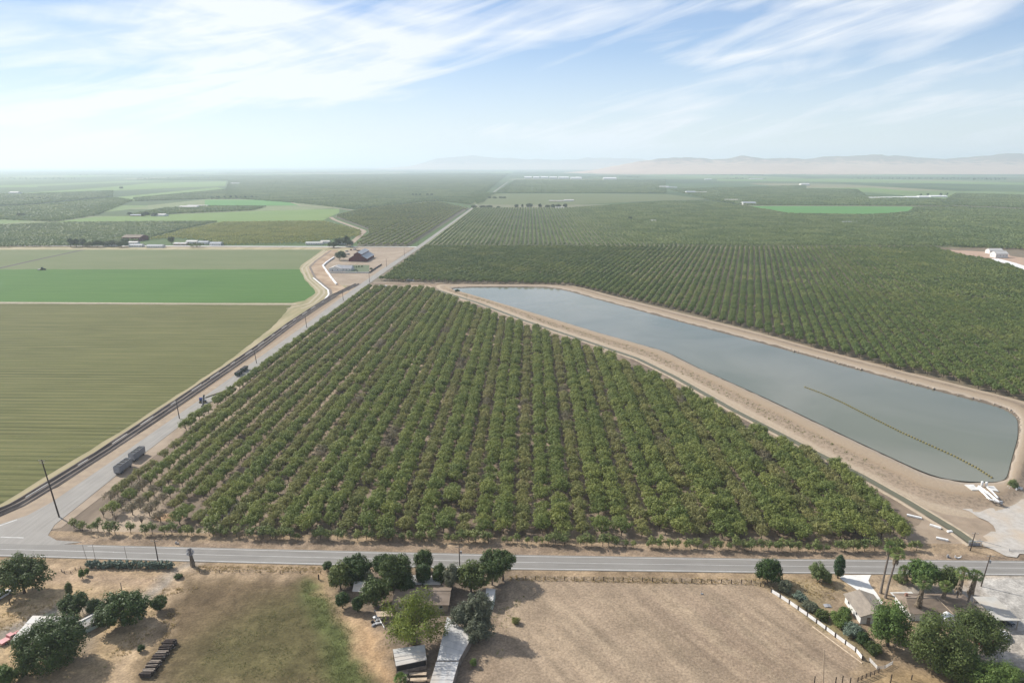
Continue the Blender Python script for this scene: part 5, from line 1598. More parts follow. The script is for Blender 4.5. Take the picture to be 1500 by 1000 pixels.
# boards / benches in front of the shed
for i, (x, y, ln, rz, mt, lab) in enumerate(((612, 986, 4.2, .06, 'wood_pale', 'pale board bench nearest the dark shed front'), (613, 994, 4.0, .08, 'wood_pale', 'pale board bench, lower one below the shed front'), (593, 984, 1.9, -.3, 'wood_grey', 'short grey bench left of the pale board benches'), (595, 993, 1.6, -.9, 'wood_grey', 'short tilted grey bench beside the green palm tuft'))):
    g = G(x, y, .7)
    t = thing('bench_table', lab, 'bench', (g.x, g.y, -.05), rz, 'board benches in front of the shed')
    MB().box((0, 0, .72), (ln, .9, .09)).build('table_top', MT[mt], t)
    for sx in (-1, 1): MB().box((sx*(ln/2-.3), 0, .33), (.12, .7, .66)).build('leg', MT['wood_grey'], t)
# scrap by the dirt track
g0 = G(553, 910)
for i, (dx, dy, ln, wd, rz, mt) in enumerate(((-.8, 1.5, 1.6, .9, .4, 'white_paint'), (-.2, .2, 1.2, .8, 1.2, 'steel'), (.4, -1.0, 2.0, .5, .2, 'white_paint'), (-.6, -1.8, 1.1, .9, .8, 'metal_grey'), (.9, .9, .9, .7, .1, 'wood_grey'), (-1.2, -.4, .8, .6, .5, 'black'))):
    rr = random.Random(i)
    mb = MB()
    for q in range(4): mb.box((rr.uniform(-.15, .15), rr.uniform(-.15, .15), .08+.13*q), (ln*rr.uniform(.7, 1), wd*rr.uniform(.6, 1), .1), rz=rr.uniform(-.4, .4), ry=rr.uniform(-.12, .12))
    o = mb.build('scrap_heap', MT[mt], None, (g0.x+dx, g0.y+dy, .0))
    o.rotation_euler = (0, 0, rz)
    tag(o, 'heap of %s in the junk row, %s from the lean-to' % (('white board', 'bent metal', 'long white board', 'dark metal', 'grey timber', 'black rubber')[i], ordinal(i+1)), 'scrap', 'scrap heaps by the dirt track')
a, b = G(549, 895), G(563, 921)
o = MB().tube([(a.x, a.y, .5), (b.x, b.y, .5)], .09, 6)
for f in (0, .33, .66, 1): o.box((a.x+(b.x-a.x)*f, a.y+(b.y-a.y)*f, .25), (.1, .1, .6))
tag(o.build('low_rail', MT['white_paint']), 'low white rail along the scrap row', 'rail')

# left yard
t, V_ = roof_quad('long_shed', 'long low shed with a light grey sheet roof, half hidden by the big dome tree', 'shed', [(15.6, 938), (74, 944), (112, 903), (48, 901.5)], 2.7, 'wood_grey', 'metal_roof_pale', seams=2, walls=False)
MB().box((V_[0].x*.2+V_[2].x*.25, V_[2].y-.4, 1.25), (8.0, .12, 2.4)).build('back_wall', MT['stucco'], t)
MB().box((V_[0].x+2.2, V_[0].y+1.2, .5), (2.2, 1.0, 1.0)).build('workbench', MT['wood_grey'], t)
g = G(128, 920)
gable_house('small_house', 'small pale green shed with a white metal roof between dark trees', 'shed', g.x+.4, g.y+.8, 4.6, 3.6, 2.3, .7, 'pale_green_wall', 'metal_roof_pale', 'y', .3, -.5, windows=True)

# railway ties stacked along the sandy drive
a, b = G(213, 992), G(252, 941)
for i in range(26):
    f = i/25
    p = a.lerp(b, f)
    t_ = thing('railway_tie_stack', 'stack of dark timbers in the leaning row beside the pasture, %s from the bottom edge' % ordinal(i+1), 'timber stack', (p.x+R.uniform(-.2, .2), p.y, -.05), .08+R.uniform(-.06, .06), 'stacked dark timbers in a row beside the pasture')
    zt = .18
    for q in range(R.choice((4, 5, 5, 6))):
        MB().box((R.uniform(-.2, .2), R.uniform(-.04, .04), zt), (2.7+R.uniform(-.3, .3), .27, .24), rz=R.uniform(-.03, .03)).build('timber', MT['wood_dark'] if R.random() < .75 else MT['wood_grey'], t_)
        zt += .245
# ------------------------------------------------------------------ fences
def fence(name, label, pts, step, hp, mat_p, wires=(), wire_mat='steel', rails=0, rail_mat='wood_grey', pw=.13):
    P = [Vector((p.x, p.y, -.06)) for p in pts]
    tot = sum((q-p).length for p, q in zip(P, P[1:]))
    n = max(2, int(round(tot/step))+1)
    Q_ = resample([tuple(p) for p in P], n)
    t = thing(name, label, 'fence', (Q_[0].x, Q_[0].y, -.06))
    o = Q_[0]
    for p in Q_:
        d = p-o
        MB().box((d.x+R.uniform(-.05, .05), d.y, hp/2-.1), (pw, pw, hp+.2), rx=R.uniform(-.04, .04), ry=R.uniform(-.04, .04)).build('post', MT[mat_p], t)
    for h_ in wires:
        MB().tube([(p.x-o.x, p.y-o.y, h_) for p in Q_], .02, 3).build('wire', MT[wire_mat], t)
    for i in range(rails):
        MB().tube([(p.x-o.x, p.y-o.y-.08, hp*(.35+.28*i)) for p in Q_], .06, 4).build('rail', MT[rail_mat], t)
    return t, Q_
fence('wire_fence', 'wire fence with dark wooden posts along the top of the paddock', GP([(770, 848.5), (785, 848.8), (950, 851), (1108, 855), (1114, 858)]), 2.95, 1.35, 'wood_dark', (.5, .9, 1.25), pw=.2)
fence('wire_fence', 'low brown wire fence along the top of the brown pasture', GP([(262, 843), (275, 838), (380, 839), (470, 840)]), 6.0, 1.1, 'wood_dark', (.45, 1.0))
fence('wire_fence', 'low stepped fence around the left yard entrance', GP([(90, 836.5), (91, 839), (104, 839.5), (112, 832.5), (128, 833)]), 2.2, .9, 'wood_dark', (.8,), rails=1, rail_mat='wood_dark')
t, Q_ = fence('board_fence', 'white board fence with dark posts along the right side of the paddock', GP([(1120, 858), (1128, 866), (1152, 881), (1178, 899), (1203, 917), (1231, 938), (1259, 958), (1263, 966)]), 3.1, 1.35, 'wood_dark', pw=.26)
o_ = Q_[0]
for p, q in zip(Q_, Q_[1:]):
    d = q-p; mid = (p+q)/2-o_
    if p.y > 178: continue
    MB().box((mid.x, mid.y, .62), (d.length-.36, .05, 1.05), rz=math.atan2(d.y, d.x)).build('panel', MT['white_paint'], t)
a, b = G(1190, 917), G(1263, 971)
tag(MB().tube([(a.x, a.y, .0), (b.x, b.y, .0)], .2, 6).build('fallen_pipe', MT['wood_pale']), 'pale fallen pole lying along the foot of the white board fence', 'pole')
fence('rail_fence', 'dark three-rail corral fence at the paddock corner', GP([(1256, 998), (1287, 985)]), 1.6, 1.4, 'wood_dark', rails=3, rail_mat='wood_dark', pw=.16)
fence('board_fence', 'short white board fence corner beside the corral', GP([(1273, 968), (1288, 984), (1307, 973)]), 3.0, 1.2, 'wood_grey', rails=3, rail_mat='white_paint')
for i, (x, y, yt) in enumerate(((1192.5, 1002, 990), (1224, 999, 991), (1233.5, 1000, 989), (1245, 1002, 992), (1305, 996, 987), (1335, 995, 988), (1304, 1001, 993))):
    g = G(x, y)
    o = MB().tube([(0, 0, -.2), (.03, 0, HT(x, y, yt))], .13, 7).build('fence_post', MT['wood_dark'], None, (g.x, g.y, 0))
    tag(o, ['thick dark post left of the leaning white pole at the bottom edge', 'dark post right of the leaning white pole, first', 'dark post right of the leaning white pole, second and taller', 'dark post left of the corral fence', 'short dark post below the corral corner', 'short dark post near the feathery corner tree', 'dark post under the corral corner at the bottom edge'][i], 'post', 'loose posts at the bottom of the paddock')
g = G(1206, 1004)
tag(MB().tube([(0, 0, -.3), (-.9, .1, HT(1206, 1004, 951))], [.16, .1], 8).build('leaning_pole', MT['wood_pale'], None, (g.x, g.y, 0)), 'tall pale pole leaning in the paddock at the bottom edge', 'pole')
g = G(1027, 869.5)
tag(MB().tube([(0, 0, 0), (0, 0, 1.1)], .07, 6).box((.25, 0, .12), (.7, .5, .18)).build('water_hydrant', MT['metal_grey'], None, (g.x, g.y, -.05)), 'small dark standpipe in the pale spot of the paddock', 'standpipe')
g = G(467, 848)
tag(MB().box((0, 0, .8), (.3, .3, 1.7)).tube([(0, 0, .2), (1.0, -1.2, .1)], .08, 5).build('gate_post', MT['wood_dark'], None, (g.x, g.y, -.05)), 'dark gate post where the dirt track meets the highway', 'post')
g = G(179, 868)
tag(MB().tube([(0, 0, -.2), (0, 0, HT(179, 868, 853))], .12, 7).build('fence_post', MT['wood_grey'], None, (g.x, g.y, -.05)), 'lone grey post standing behind the broad dark tree', 'post')
g = G(15, 885)
tag(MB().tube([(0, 0, -.2), (0, 0, HT(15, 885, 877))], .13, 7).build('fence_post', MT['wood_dark'], None, (g.x, g.y, -.05)), 'short brown post below the large yard entrance tree', 'post')

# ------------------------------------------------------------------ utility poles
def pole(label, bx, by, tx, ty, arms=1, gear=False, r=.16, group='utility poles along the roads'):
    g = G(bx, by); h = HT(bx, by, ty); k = MPP(bx, by)
    t = thing('utility_pole', label, 'utility pole', (g.x, g.y, -.1), 0, group)
    dx = (tx-bx)*k*.9
    MB().tube([(0, 0, -.3), (dx*.5, 0, h*.5), (dx, 0, h)], [r*1.15, r, r*.72], 8).build('post', MT['wood_dark'], t)
    for i in range(arms):
        z = h-.35-.9*i; xx = dx*z/h
        ca_ = MB().box((xx, -.16, z), (2.2, .12, .14)).build('crossarm', MT['wood_grey'], t)
        for u in (-1, -.55, .55, 1): MB().tube([(xx+u*.98, -.16, z+.07), (xx+u*.98, -.16, z+.28)], [.05, .035], 6).build('insulator', MT['tile'], ca_)
    if gear:
        MB().tube([(dx*.75+.55, 0, h-2.6), (dx*.75+.55, 0, h-1.7)], .26, 10).build('transformer', MT['steel'], t)
        MB().box((dx*.75+.3, 0, h-2.1), (.35, .1, .1)).build('bracket', MT['metal_grey'], t)
    return t, Vector((g.x+dx, g.y, h-.2))
pl = []
for q, (bx, by, tx, ty, ar) in enumerate(((87, 757, 75, 673, 2), (263, 613, 261, 586, 1), (376, 532, 374, 514, 1), (449.5, 480, 448, 461, 1), (503, 440, 502, 426, 1), (541.5, 414, 541.2, 399, 1), (566.5, 391, 566.2, 379, 1), (592.5, 375, 592.3, 364, 1), (612.5, 359, 612.4, 350, 1))):
    pl.append(pole('utility pole beside the side road, %s up from the highway' % (ordinal(q+1) if q else 'nearest and tallest, first'), bx, by, tx, ty, ar, r=.2 if q else .24)[1])
pr = []
for q, (bx, by, tx, ty, ar, ge, lab) in enumerate(((232.5, 826, 231, 790, 1, False, 'utility pole rising from the right end of the cactus hedge'),
        (673.5, 829, 673, 799, 1, True, 'utility pole with a transformer among the roadside trees'), (1437, 858, 1442.5, 812, 1, True, 'utility pole with gear beside the gravel lot entrance'),
        (1421, 806, 1424, 779, 1, False, 'pole standing at the highway end of the canal'))):
    pr.append(pole(lab, bx, by, tx, ty, ar, ge)[1])
for q, (bx, by, tx, ty) in enumerate(((127.5, 820, 124, 797), (140, 820, 139, 797), (187, 822, 185, 800), (1130, 830, 1130, 814))):
    g = G(bx, by); h = HT(bx, by, ty); k = MPP(bx, by)
    o = MB().tube([(0, 0, -.2), ((tx-bx)*k*.9, 0, h)], [.07, .05], 6).build('thin_pole', MT['wood_grey'], None, (g.x, g.y, -.05))
    tag(o, ['thin leaning pole at the left end of the cactus hedge', 'thin pole second from the left end of the cactus hedge', 'thin pole at the middle of the cactus hedge', 'thin pole behind the fence corner tree'][q], 'pole', 'thin poles along the highway shoulder')
wr_ = MB()
for a, b in zip(pl, pl[1:]):
    for u in (-.9, .9):
        wr_.tube([a.lerp(b, f)+Vector((u, 0, -2.2*4*f*(1-f)*.5)) for f in np.linspace(0, 1, 9)], .016, 3, False)
tag(wr_.build('power_lines', MT['metal_grey']), 'thin power lines strung between the side road poles', 'power line')
fence('utility_gate', 'grey pipe gate across the lot entrance at the canal end', GP([(1478, 807.5), (1500, 808)]), 5, 1.2, 'metal_grey', rails=2, rail_mat='metal_grey')

# ------------------------------------------------------------------ vehicles and machines
def car(label, x, y, rz, paint, style='car', name='parked_car', cat='car', L=4.5, W=1.78):
    t = thing(name, label, cat, (x, y, -.03), rz)
    l = L/2; w2 = W/2
    if style == 'pickup': prof = [(-l, .45), (-l, .95), (-.35, .98), (-.3, .9), (.0, .98), (l*.96, .9), (l, .62), (l, .42)]
    else: prof = [(-l, .42), (-l, .85), (-l*.8, .95), (l*.35, .95), (l*.95, .8), (l, .6), (l, .4)]
    MB().extr(prof, -w2, w2, axis='x' if False else 'y').build('body', MT[paint], t)
    if style == 'pickup': cab = [(-.55, .97), (-.4, 1.62), (.75, 1.62), (1.25, .96)]
    elif style == 'van': cab = [(-l*.98, .9), (-l*.93, 1.85), (l*.35, 1.85), (l*.62, .9)]
    else: cab = [(-l*.72, .94), (-l*.42, 1.42), (l*.12, 1.42), (l*.45, .94)]
    cb = MB().extr(cab, -w2+.08, w2-.08).build('cabin', MT[paint], t)
    gl = [(u*.93 + (cab[0][0]+cab[-1][0])*.035, z if z > 1.2 else z+.12) for u, z in cab]
    gl = [(u, min(z, cab[1][1]-.1)) for u, z in gl]
    MB().extr(gl, -w2+.065, w2-.065).build('side_window', MT['glass'], cb)
    a_, b_ = cab[-2], cab[-1]
    MB().add([(a_[0]+.06, -w2+.18, a_[1]-.08), (a_[0]+.06, w2-.18, a_[1]-.08), (b_[0]+.0, w2-.18, b_[1]+.06), (b_[0]+.0, -w2+.18, b_[1]+.06),
              (a_[0]-.05, -w2+.18, a_[1]-.12), (a_[0]-.05, w2-.18, a_[1]-.12), (b_[0]-.12, w2-.18, b_[1]+.04), (b_[0]-.12, -w2+.18, b_[1]+.04)], ((0, 1, 2, 3), (7, 6, 5, 4), (0, 4, 5, 1), (1, 5, 6, 2), (2, 6, 7, 3), (3, 7, 4, 0))).build('windscreen', MT['glass'], cb)
    for sx in (-l*.62, l*.62):
        for sy in (-1, 1):
            wh = MB().tube([(sx, sy*(w2-.2), .34), (sx, sy*(w2+.01), .34)], .34, 14).build('wheel', MT['black'], t)
            MB().tube([(sx, sy*(w2+.005), .34), (sx, sy*(w2+.03), .34)], .2, 10).build('rim', MT['steel'], wh)
    for sy in (-1, 1): MB().box((l+.005, sy*(w2-.28), .68), (.05, .3, .14)).build('headlight', MT['lamp'], t)
    return t
g = G(1447, 945); car('dark red car under the edge of the brownish tree', g.x, g.y, .1, 'red_car')
g = G(1469, 933); car('pale car parked in front of the carport', g.x, g.y, .9, 'white_car')
car('dark car in the shade under the carport', cx_+.9, cy_-3.0, .15, 'dark_car')
g = G(14, 938); car('faded red pickup beside the long grey shed', g.x, g.y+.4, 1.2, 'pink_car', 'pickup', 'pickup_truck', 'pickup truck', 5.2, 1.85)
g = G(4, 874); car('white van half hidden behind the large yard entrance tree', g.x, g.y, 1.35, 'white_car', 'van', 'white_van', 'van', 5.2, 1.95)
g = G(3, 850); car('white pickup at the left frame edge beside the highway', g.x, g.y, .3, 'white_car', 'pickup', 'pickup_truck', 'pickup truck', 5.2, 1.85)

def trailer(label, x, y, rz, L=9.0, W=2.5, h=3.6, mat='metal_grey'):
    t = thing('bin_trailer', label, 'trailer', (x, y, -.03), rz, 'tall grey bin trailers parked on the side road shoulder')
    l = L/2; w2 = W/2
    bd = MB()
    bd.box((0, 0, .95), (L, W, .14))
    for sy in (-1, 1): bd.box((0, sy*(w2-.04), 1.02+(h-1)/2), (L-.02, .07, h-1))
    for sx in (-1, 1): bd.box((sx*(l-.05), 0, 1.02+(h-1)/2), (.07, W-.18, h-1))
    for i in range(9):
        for sy in (-1, 1): bd.box((-l+.4+i*(L-.8)/8, sy*(w2+.04), 1.02+(h-1)/2), (.09, .08, h-1))
    bd.build('bin', MT[mat], t)
    MB().box((0, 0, h-.12), (L-.3, W-.3, .06)).build('load', MT['dark'], t)  # near-black sheet just below the rim fills the open top
    for i in range(4): MB().box((-l+1+i*(L-2)/3, 0, h+.05), (.12, W, .1)).build('top_bar', MT['steel'], t)
    for sx in (-l+1.3, -l+2.4, l-1.3):
        for sy in (-1, 1):
            wh = MB().tube([(sx, sy*(w2-.3), .5), (sx, sy*(w2+.0), .5)], .5, 14).build('wheel', MT['black'], t)
            MB().tube([(sx, sy*(w2-.0), .5), (sx, sy*(w2+.03), .5)], .25, 10).build('rim', MT['steel'], wh)
    MB().tube([(l, 0, .75), (l+1.3, 0, .6)], .08, 6).build('hitch', MT['black'], t)
    return t
g1, g2 = G(179, 690), G(199, 672)
trailer('grey slatted bin trailer on the side road shoulder, nearer the highway', g1.x, g1.y+1.0, PI/2, 9.0)
trailer('grey slatted bin trailer on the side road shoulder, farther from the highway', g2.x, g2.y+1.2, PI/2, 8.5)
for i, (x, y) in enumerate(((350, 549), (358, 543))):
    g = G(x, y)
    t = thing('nut_cart', ['dark green harvest cart on the side road shoulder, the nearer one', 'dark green harvest cart on the side road shoulder, the farther one'][i], 'cart', (g.x, g.y, -.03), PI/2, 'dark green harvest carts')
    MB().extr([(-1.2, 1.5), (-.75, .7), (.75, .7), (1.2, 1.5), (1.2, 2.3), (-1.2, 2.3)], -3.4, 3.4).build('hopper', MT['green_machine'], t).rotation_euler = (0, 0, PI/2)
    MB().box((0, 0, 2.33), (6.4, 2.1, .08)).build('load', MT['dark'], t)  # near-black sheet laid over the top of the hopper
    for sx in (-1.6, 1.6):
        for sy in (-1, 1): MB().tube([(sx, sy*.9, .5), (sx, sy*1.2, .5)], .5, 12).build('wheel', MT['black'], t)
    MB().tube([(3.3, 0, .8), (5, 0, .6)], .09, 6).build('hitch', MT['black'], t)
# bulk elevator machine on the side road
g = G(297, 589)
t = thing('harvest_elevator', 'blue harvest elevator with long conveyor arms on the side road shoulder', 'farm machine', (g.x, g.y, -.03), .35)
MB().box((0, 0, .9), (3.2, 1.7, .25)).build('chassis', MT['metal_grey'], t)
MB().tube([(-1.5, 0, 1.9), (1.0, 0, 1.9)], .85, 14).build('engine_drum', MT['blue'], t)
MB().box((.9, 0, 3.0), (1.1, 1.5, .12)).build('canopy', MT['white_paint'], t)
a1 = MB().box((1.0, -4.2, 2.3), (.9, 8.5, .3), rx=.42).build('conveyor_arm', MT['black'], t)
MB().box((.5, -4.2, 2.45), (.06, 8.5, .3), rx=.42).build('side_rail', MT['white_paint'], a1)
a2 = MB().box((6.8, 2.4, 3.1), (11.5, .8, .28), rz=.32, ry=-.18).build('conveyor_arm', MT['black'], t)
MB().box((6.7, 2.85, 3.25), (11.5, .06, .3), rz=.32, ry=-.18).build('side_rail', MT['yellow'], a2)
for sx, sy in ((-1, -1), (-1, 1), (1, -1), (1, 1)):
    wh = MB().tube([(sx*1.2, sy*.85, .55), (sx*1.2, sy*1.2, .55)], .55, 14).build('wheel', MT['black'], t)
    MB().tube([(sx*1.2, sy*1.19, .55), (sx*1.2, sy*1.23, .55)], .28, 10).build('rim', MT['yellow'], wh)
for sx in (-.3, .9): MB().tube([(sx+.3, -7.6, .4), (sx+.7, -7.6, .4)], .4, 12).build('wheel', MT['black'], t)
MB().box((5.2, .8, 1.4), (.15, .15, 2.7)).build('prop', MT['yellow'], t)
# tractor far out in the field
g = G(63, 395.5)
t = thing('tractor', 'small dark tractor working at the edge of the green field', 'tractor', (g.x, g.y, 0), .1)
MB().box((1.6, 0, 1.5), (2.6, 1.2, 1.2)).build('hood', MT['green_machine'], t)
cb = MB().box((-.6, 0, 2.4), (1.9, 1.8, 2.2)).build('cab', MT['green_machine'], t)
MB().box((-.6, 0, 2.7), (1.7, 1.84, 1.2)).build('window', MT['glass'], cb)
for sx, r_ in ((-1.0, 1.0), (2.2, .65)):
    for sy in (-1, 1):
        wh = MB().tube([(sx, sy*1.0, r_), (sx, sy*1.5, r_)], r_, 14).build('wheel', MT['black'], t)
        MB().tube([(sx, sy*1.49, r_), (sx, sy*1.53, r_)], r_*.5, 10).build('rim', MT['yellow'], wh)
MB().box((-3.6, 0, .8), (2.2, 6.5, .7)).build('implement', MT['metal_grey'], t)

# ------------------------------------------------------------------ pond gear
bp = resample([tuple(p) for p in GP([(1178, 566.5), (1205, 576.5), (1235, 590), (1280, 613), (1320, 633), (1360, 651), (1400, 669), (1432, 686), (1455, 701)], WZ)], 76)
t = thing('float_line', 'line of mustard floats stretched across the pond', 'float line', tuple(bp[0]))
for i, (p, q) in enumerate(zip(bp, bp[1:])):
    a, b = p.lerp(q, .15)-bp[0], p.lerp(q, .6)-bp[0]
    c = p.lerp(q, .86)-bp[0]
    MB().tube([a+Vector((0, 0, .12)), (a+b)/2+Vector((0, 0, .16)), b+Vector((0, 0, .12))], [.34, .46, .34], 8).build('float', MT['buoy'], t)
MB().tube([p-bp[0]+Vector((0, 0, .08)) for p in bp], .05, 5).build('rope', MT['black'], t)
g = G(1440, 722)
t = thing('pump_station', 'white pump station with thick pipes and slabs at the pond corner', 'pump station', (g.x, g.y, 1.0))
def loc(px, py, z=0): q = G(px, py, z+1.0); return (q.x-g.x, q.y-g.y, z)
for qd, nm in (([(1413, 709), (1426, 709), (1434, 717), (1424, 717)], 'slab'), ([(1446, 711), (1456, 711), (1463, 719), (1452, 717)], 'slab')):
    P = [loc(x, y, .9) for x, y in qd]
    MB().prism([(p[0], p[1]) for p in P][::-1], .55, .85).build(nm, MT['concrete'], t)
for (x0, y0), (x1_, y1_), r_ in (((1434, 712), (1463, 735), .45), ((1432, 714), (1450, 731), .38), ((1446, 713), (1462, 729), .3), ((1450, 731), (1463, 735), .35)):
    a, b = Vector(loc(x0, y0, 1.2)), Vector(loc(x1_, y1_, .9))
    pp = MB().tube([a, a.lerp(b, .5)+Vector((0, 0, .15)), b], r_, 10).build('pipe', MT['white_paint'], t)
    MB().tube([a.lerp(b, .42)+Vector((0, 0, .13)), a.lerp(b, .48)+Vector((0, 0, .15))], r_*1.35, 10).build('flange', MT['white_paint'], pp)
for x, y in ((1438, 711), (1444.5, 712)):
    a = Vector(loc(x, y, .9))
    mo = MB().tube([a, a+Vector((0, 0, 1.5))], .42, 10).tube([a+Vector((0, 0, 1.5)), a+Vector((0, 0, 1.8))], [.5, .3], 10).build('pump_motor', MT['white_paint'], t)
for x, y in ((1432, 717), (1446, 728), (1458, 733)):
    a = Vector(loc(x, y, .45)); MB().box((a.x, a.y, .4), (.5, .5, .9)).build('support', MT['concrete'], t)
a = Vector(loc(1464, 735, .7)); MB().box((a.x+.6, a.y, .6), (.9, .7, 1.0)).build('control_box', MT['steel'], t)
for i in range(9):
    q = G(1475+i*2.6, 717.5+R.uniform(-1, 2.5))
    tag(MB().box((0, 0, .5), (.55+R.random()*.3, .5, .9), rz=R.random()).tube([(0, 0, .9), (0, 0, 1.25)], .14, 6).build('concrete_block', MT['white_paint'], None, (q.x, q.y, .4)), 'small white block in the row at the pond corner, %s from the pump station' % ordinal(i+1), 'block', 'small white blocks at the pond corner')
rk = []
for i in range(110):                                                  # riprap on the right shore and at the far bank
    if i < 80: f = i/80; j = int(len(wr)*(.405 + .095*f))
    else: f = (i-80)/30; j = int(len(wr)*(.345+.05*f))
    p = wr[j % len(wr)].lerp(orr[j % len(wr)], R.uniform(.0, .22))
    rk.append(p)
mb = MB()
for p in rk:
    s_ = R.uniform(.3, .9)
    vv = [Vector((R.gauss(0, 1), R.gauss(0, 1), R.gauss(0, .6))).normalized() for _ in range(9)]
    bm = bmesh.new()
    for q in vv: bm.verts.new(q*s_)
    try:
        bmesh.ops.convex_hull(bm, input=bm.verts[:])
        bm.verts.index_update()
        mb.add([v_.co + Vector((p.x, p.y, .9)) for v_ in bm.verts], [[v_.index for v_ in f.verts] for f in bm.faces])
    except Exception: pass
    bm.free()
tag(mb.build('riprap', M('rubble', (.36, .31, .25), (.24, .2, .165), 1.)), 'broken stone rubble lining the pond shore', 'rubble', kind='stuff')
for i, (x, y, ln, rz) in enumerate(((1339, 757, 4.6, -.55), (1370, 771.5, 3.4, -.75), (1380, 790, 3.4, -.5), (1391, 779, 1.6, .1))):
    q = G(x, y)
    tag(MB().box((0, 0, .35), (ln, .9, .5)).box((0, 0, .64), (ln*.92, .55, .08)).build('concrete_slab', MT['white_paint'], None, (q.x, q.y, -.1)), ['longest white slab on the dirt beside the canal', 'white slab beside the canal, nearer the highway', 'white slab lying nearest the orchard corner', 'short white slab at the canal edge'][i], 'slab', 'white slabs beside the canal').rotation_euler = (0, 0, rz)
# headgate at the canal end
g = G(1428, 799)
t = thing('headgate', 'grey steel headgate with wheels at the highway end of the canal', 'headgate', (g.x, g.y, -.1))
for sx in (-2, -.7, .7, 2): MB().box((sx, 0, .9), (.15, .15, 1.9)).build('post', MT['steel'], t)
MB().box((0, 0, 1.8), (4.4, .3, .16)).build('walkway', MT['steel'], t)
MB().box((0, .1, .6), (3.6, .08, 1.1)).build('gate_plate', MT['metal_grey'], t)
for sx in (-1.3, 1.3): MB().tube([(sx, 0, 1.9), (sx, 0, 2.5)], .06, 6).tube([(sx-.35, 0, 2.5), (sx+.35, 0, 2.5)], .05, 5).build('hand_wheel', MT['steel'], t)
MB().tube([(2.2, 0, 1.8), (7.5, -1.2, .8)], .07, 5).build('handrail', MT['steel'], t)
for i, (x, y) in enumerate(((1403, 817), (1388, 816))):
    q = G(x, y)
    if i == 0: o = MB().tube([(-.9, 0, .3), (-.9, 0, .9)], .14, 8).tube([(.9, 0, .3), (.9, 0, .9)], .14, 8).tube([(-.9, 0, .35), (0, 0, .1), (.9, 0, .35)], .2, 8)
    else: o = MB().box((0, 0, .5), (.5, .4, 1.0)).box((.4, 0, .15), (.7, .4, .25))
    tag(o.build('valve', MT['white_paint' if i == 0 else 'metal_grey'], None, (q.x, q.y, -.03)), ['white U-shaped valve pipe on the verge opposite the palms', 'small dark valve box on the verge, left of the white valve pipe'][i], 'valve')
q = G(258, 796)
tag(MB().box((0, 0, .4), (.35, .35, .8)).box((.9, -.3, .3), (.3, .3, .6)).tube([(0, 0, .7), (.9, -.3, .5)], .08, 5).build('valve', MT['metal_grey'], None, (q.x, q.y, -.03)), 'dark irrigation valve pair on the verge near the side road', 'valve')
q = G(307.5, 0+905)
g = G(1212, 887)
tag(MB().extr([(-.9, 0), (-1.0, .12), (0, .3), (1.0, .12), (.9, 0)], -.7, .7).build('tarp', MT['metal_grey'], None, (g.x, g.y, -.03)), 'grey tarp mound on the dry lawn left of the gabled house', 'tarp')

# ------------------------------------------------------------------ red barn, walled yard, farmsteads
a, b, c = G(511, 383), G(537.5, 383), G(549.5, 375)
W_ = b.x-a.x; L_ = 42.0
t = thing('barn', 'dark red barn with a raised grey centre roof', 'barn', ((a.x+b.x)/2, a.y+L_/2, -.05))
w2 = W_/2
hb = HT(524, 383, 371); ctr = w2*.42
e_h, l_h = hb*.33, hb*.72
MB().extr([(-w2, 0), (w2, 0), (w2, e_h), (ctr, l_h), (ctr, l_h+1.6), (0, hb+1.4), (-ctr, l_h+1.6), (-ctr, l_h), (-w2, e_h)], -L_/2, L_/2).build('wall', MT['red_barn'], t)
for nm, prof in (('centre_roof', [(ctr+.7, l_h+1.5), (ctr+.7, l_h+1.75), (0, hb+1.75), (0, hb+1.45)]), ('centre_roof', [(-ctr-.7, l_h+1.5), (0, hb+1.45), (0, hb+1.75), (-ctr-.7, l_h+1.75)]),
                 ('lean_to_roof', [(w2+.7, e_h-.1), (w2+.7, e_h+.2), (ctr+.05, l_h+.35), (ctr+.05, l_h+.05)]), ('lean_to_roof', [(-w2-.7, e_h-.1), (-ctr-.05, l_h+.05), (-ctr-.05, l_h+.35), (-w2-.7, e_h+.2)])):
    MB().extr(prof, -L_/2-.6, L_/2+.6).build(nm, MT['metal_roof'] if False else MT['steel'], t)
d = MB().box((0, -L_/2-.06, 2.2), (4.2, .12, 4.4)).build('door', MT['red_barn'], t)
for i in range(4): MB().box((ctr+.04, -L_/2+6+i*10, l_h+.95), (.1, 2.4, .8)).build('window', MT['glass'], t)
# white wall round the yard
def wall(name, label, pts, h, th, m, cat='wall'):
    P = GP(pts); mb = MB()
    for p, q in zip(P, P[1:]):
        d_ = q-p
        mb.box(((p.x+q.x)/2, (p.y+q.y)/2, h/2-.05), (d_.length+th*.0, th, h), rz=math.atan2(d_.y, d_.x))
        mb.box((p.x, p.y, h/2-.02), (th*1.3, th*1.3, h+.08))
    tag(mb.build(name, m), label, cat)
wall('yard_wall', 'white wall curving along the canal side of the walled yard', [(489, 378), (478.5, 385), (473, 390), (477, 396), (482, 403), (487, 410), (493, 417)], 1.6, 1.6, MT['white_paint'])
wall('yard_wall', 'long pale wall along the front of the walled yard', [(484, 400), (540.5, 400)], 1.5, .5, MT['concrete'])
wall('yard_fence', 'dark fence of the walled yard along the side road', [(541, 400), (551, 393), (559, 388)], 1.5, .3, MT['dark'], 'fence')
g = G(493, 396)
gable_house('house', 'pale new house with a white roof inside the walled yard', 'house', g.x, g.y+3, 18, 15, 3, 2.6, 'stucco', 'metal_roof_pale', 'y')
g = G(504, 396)
gable_house('house', 'grey roofed wing of the pale house inside the walled yard', 'house', g.x+1, g.y+3, 17, 16, 3, 2.8, 'stucco', 'metal_grey', 'x')
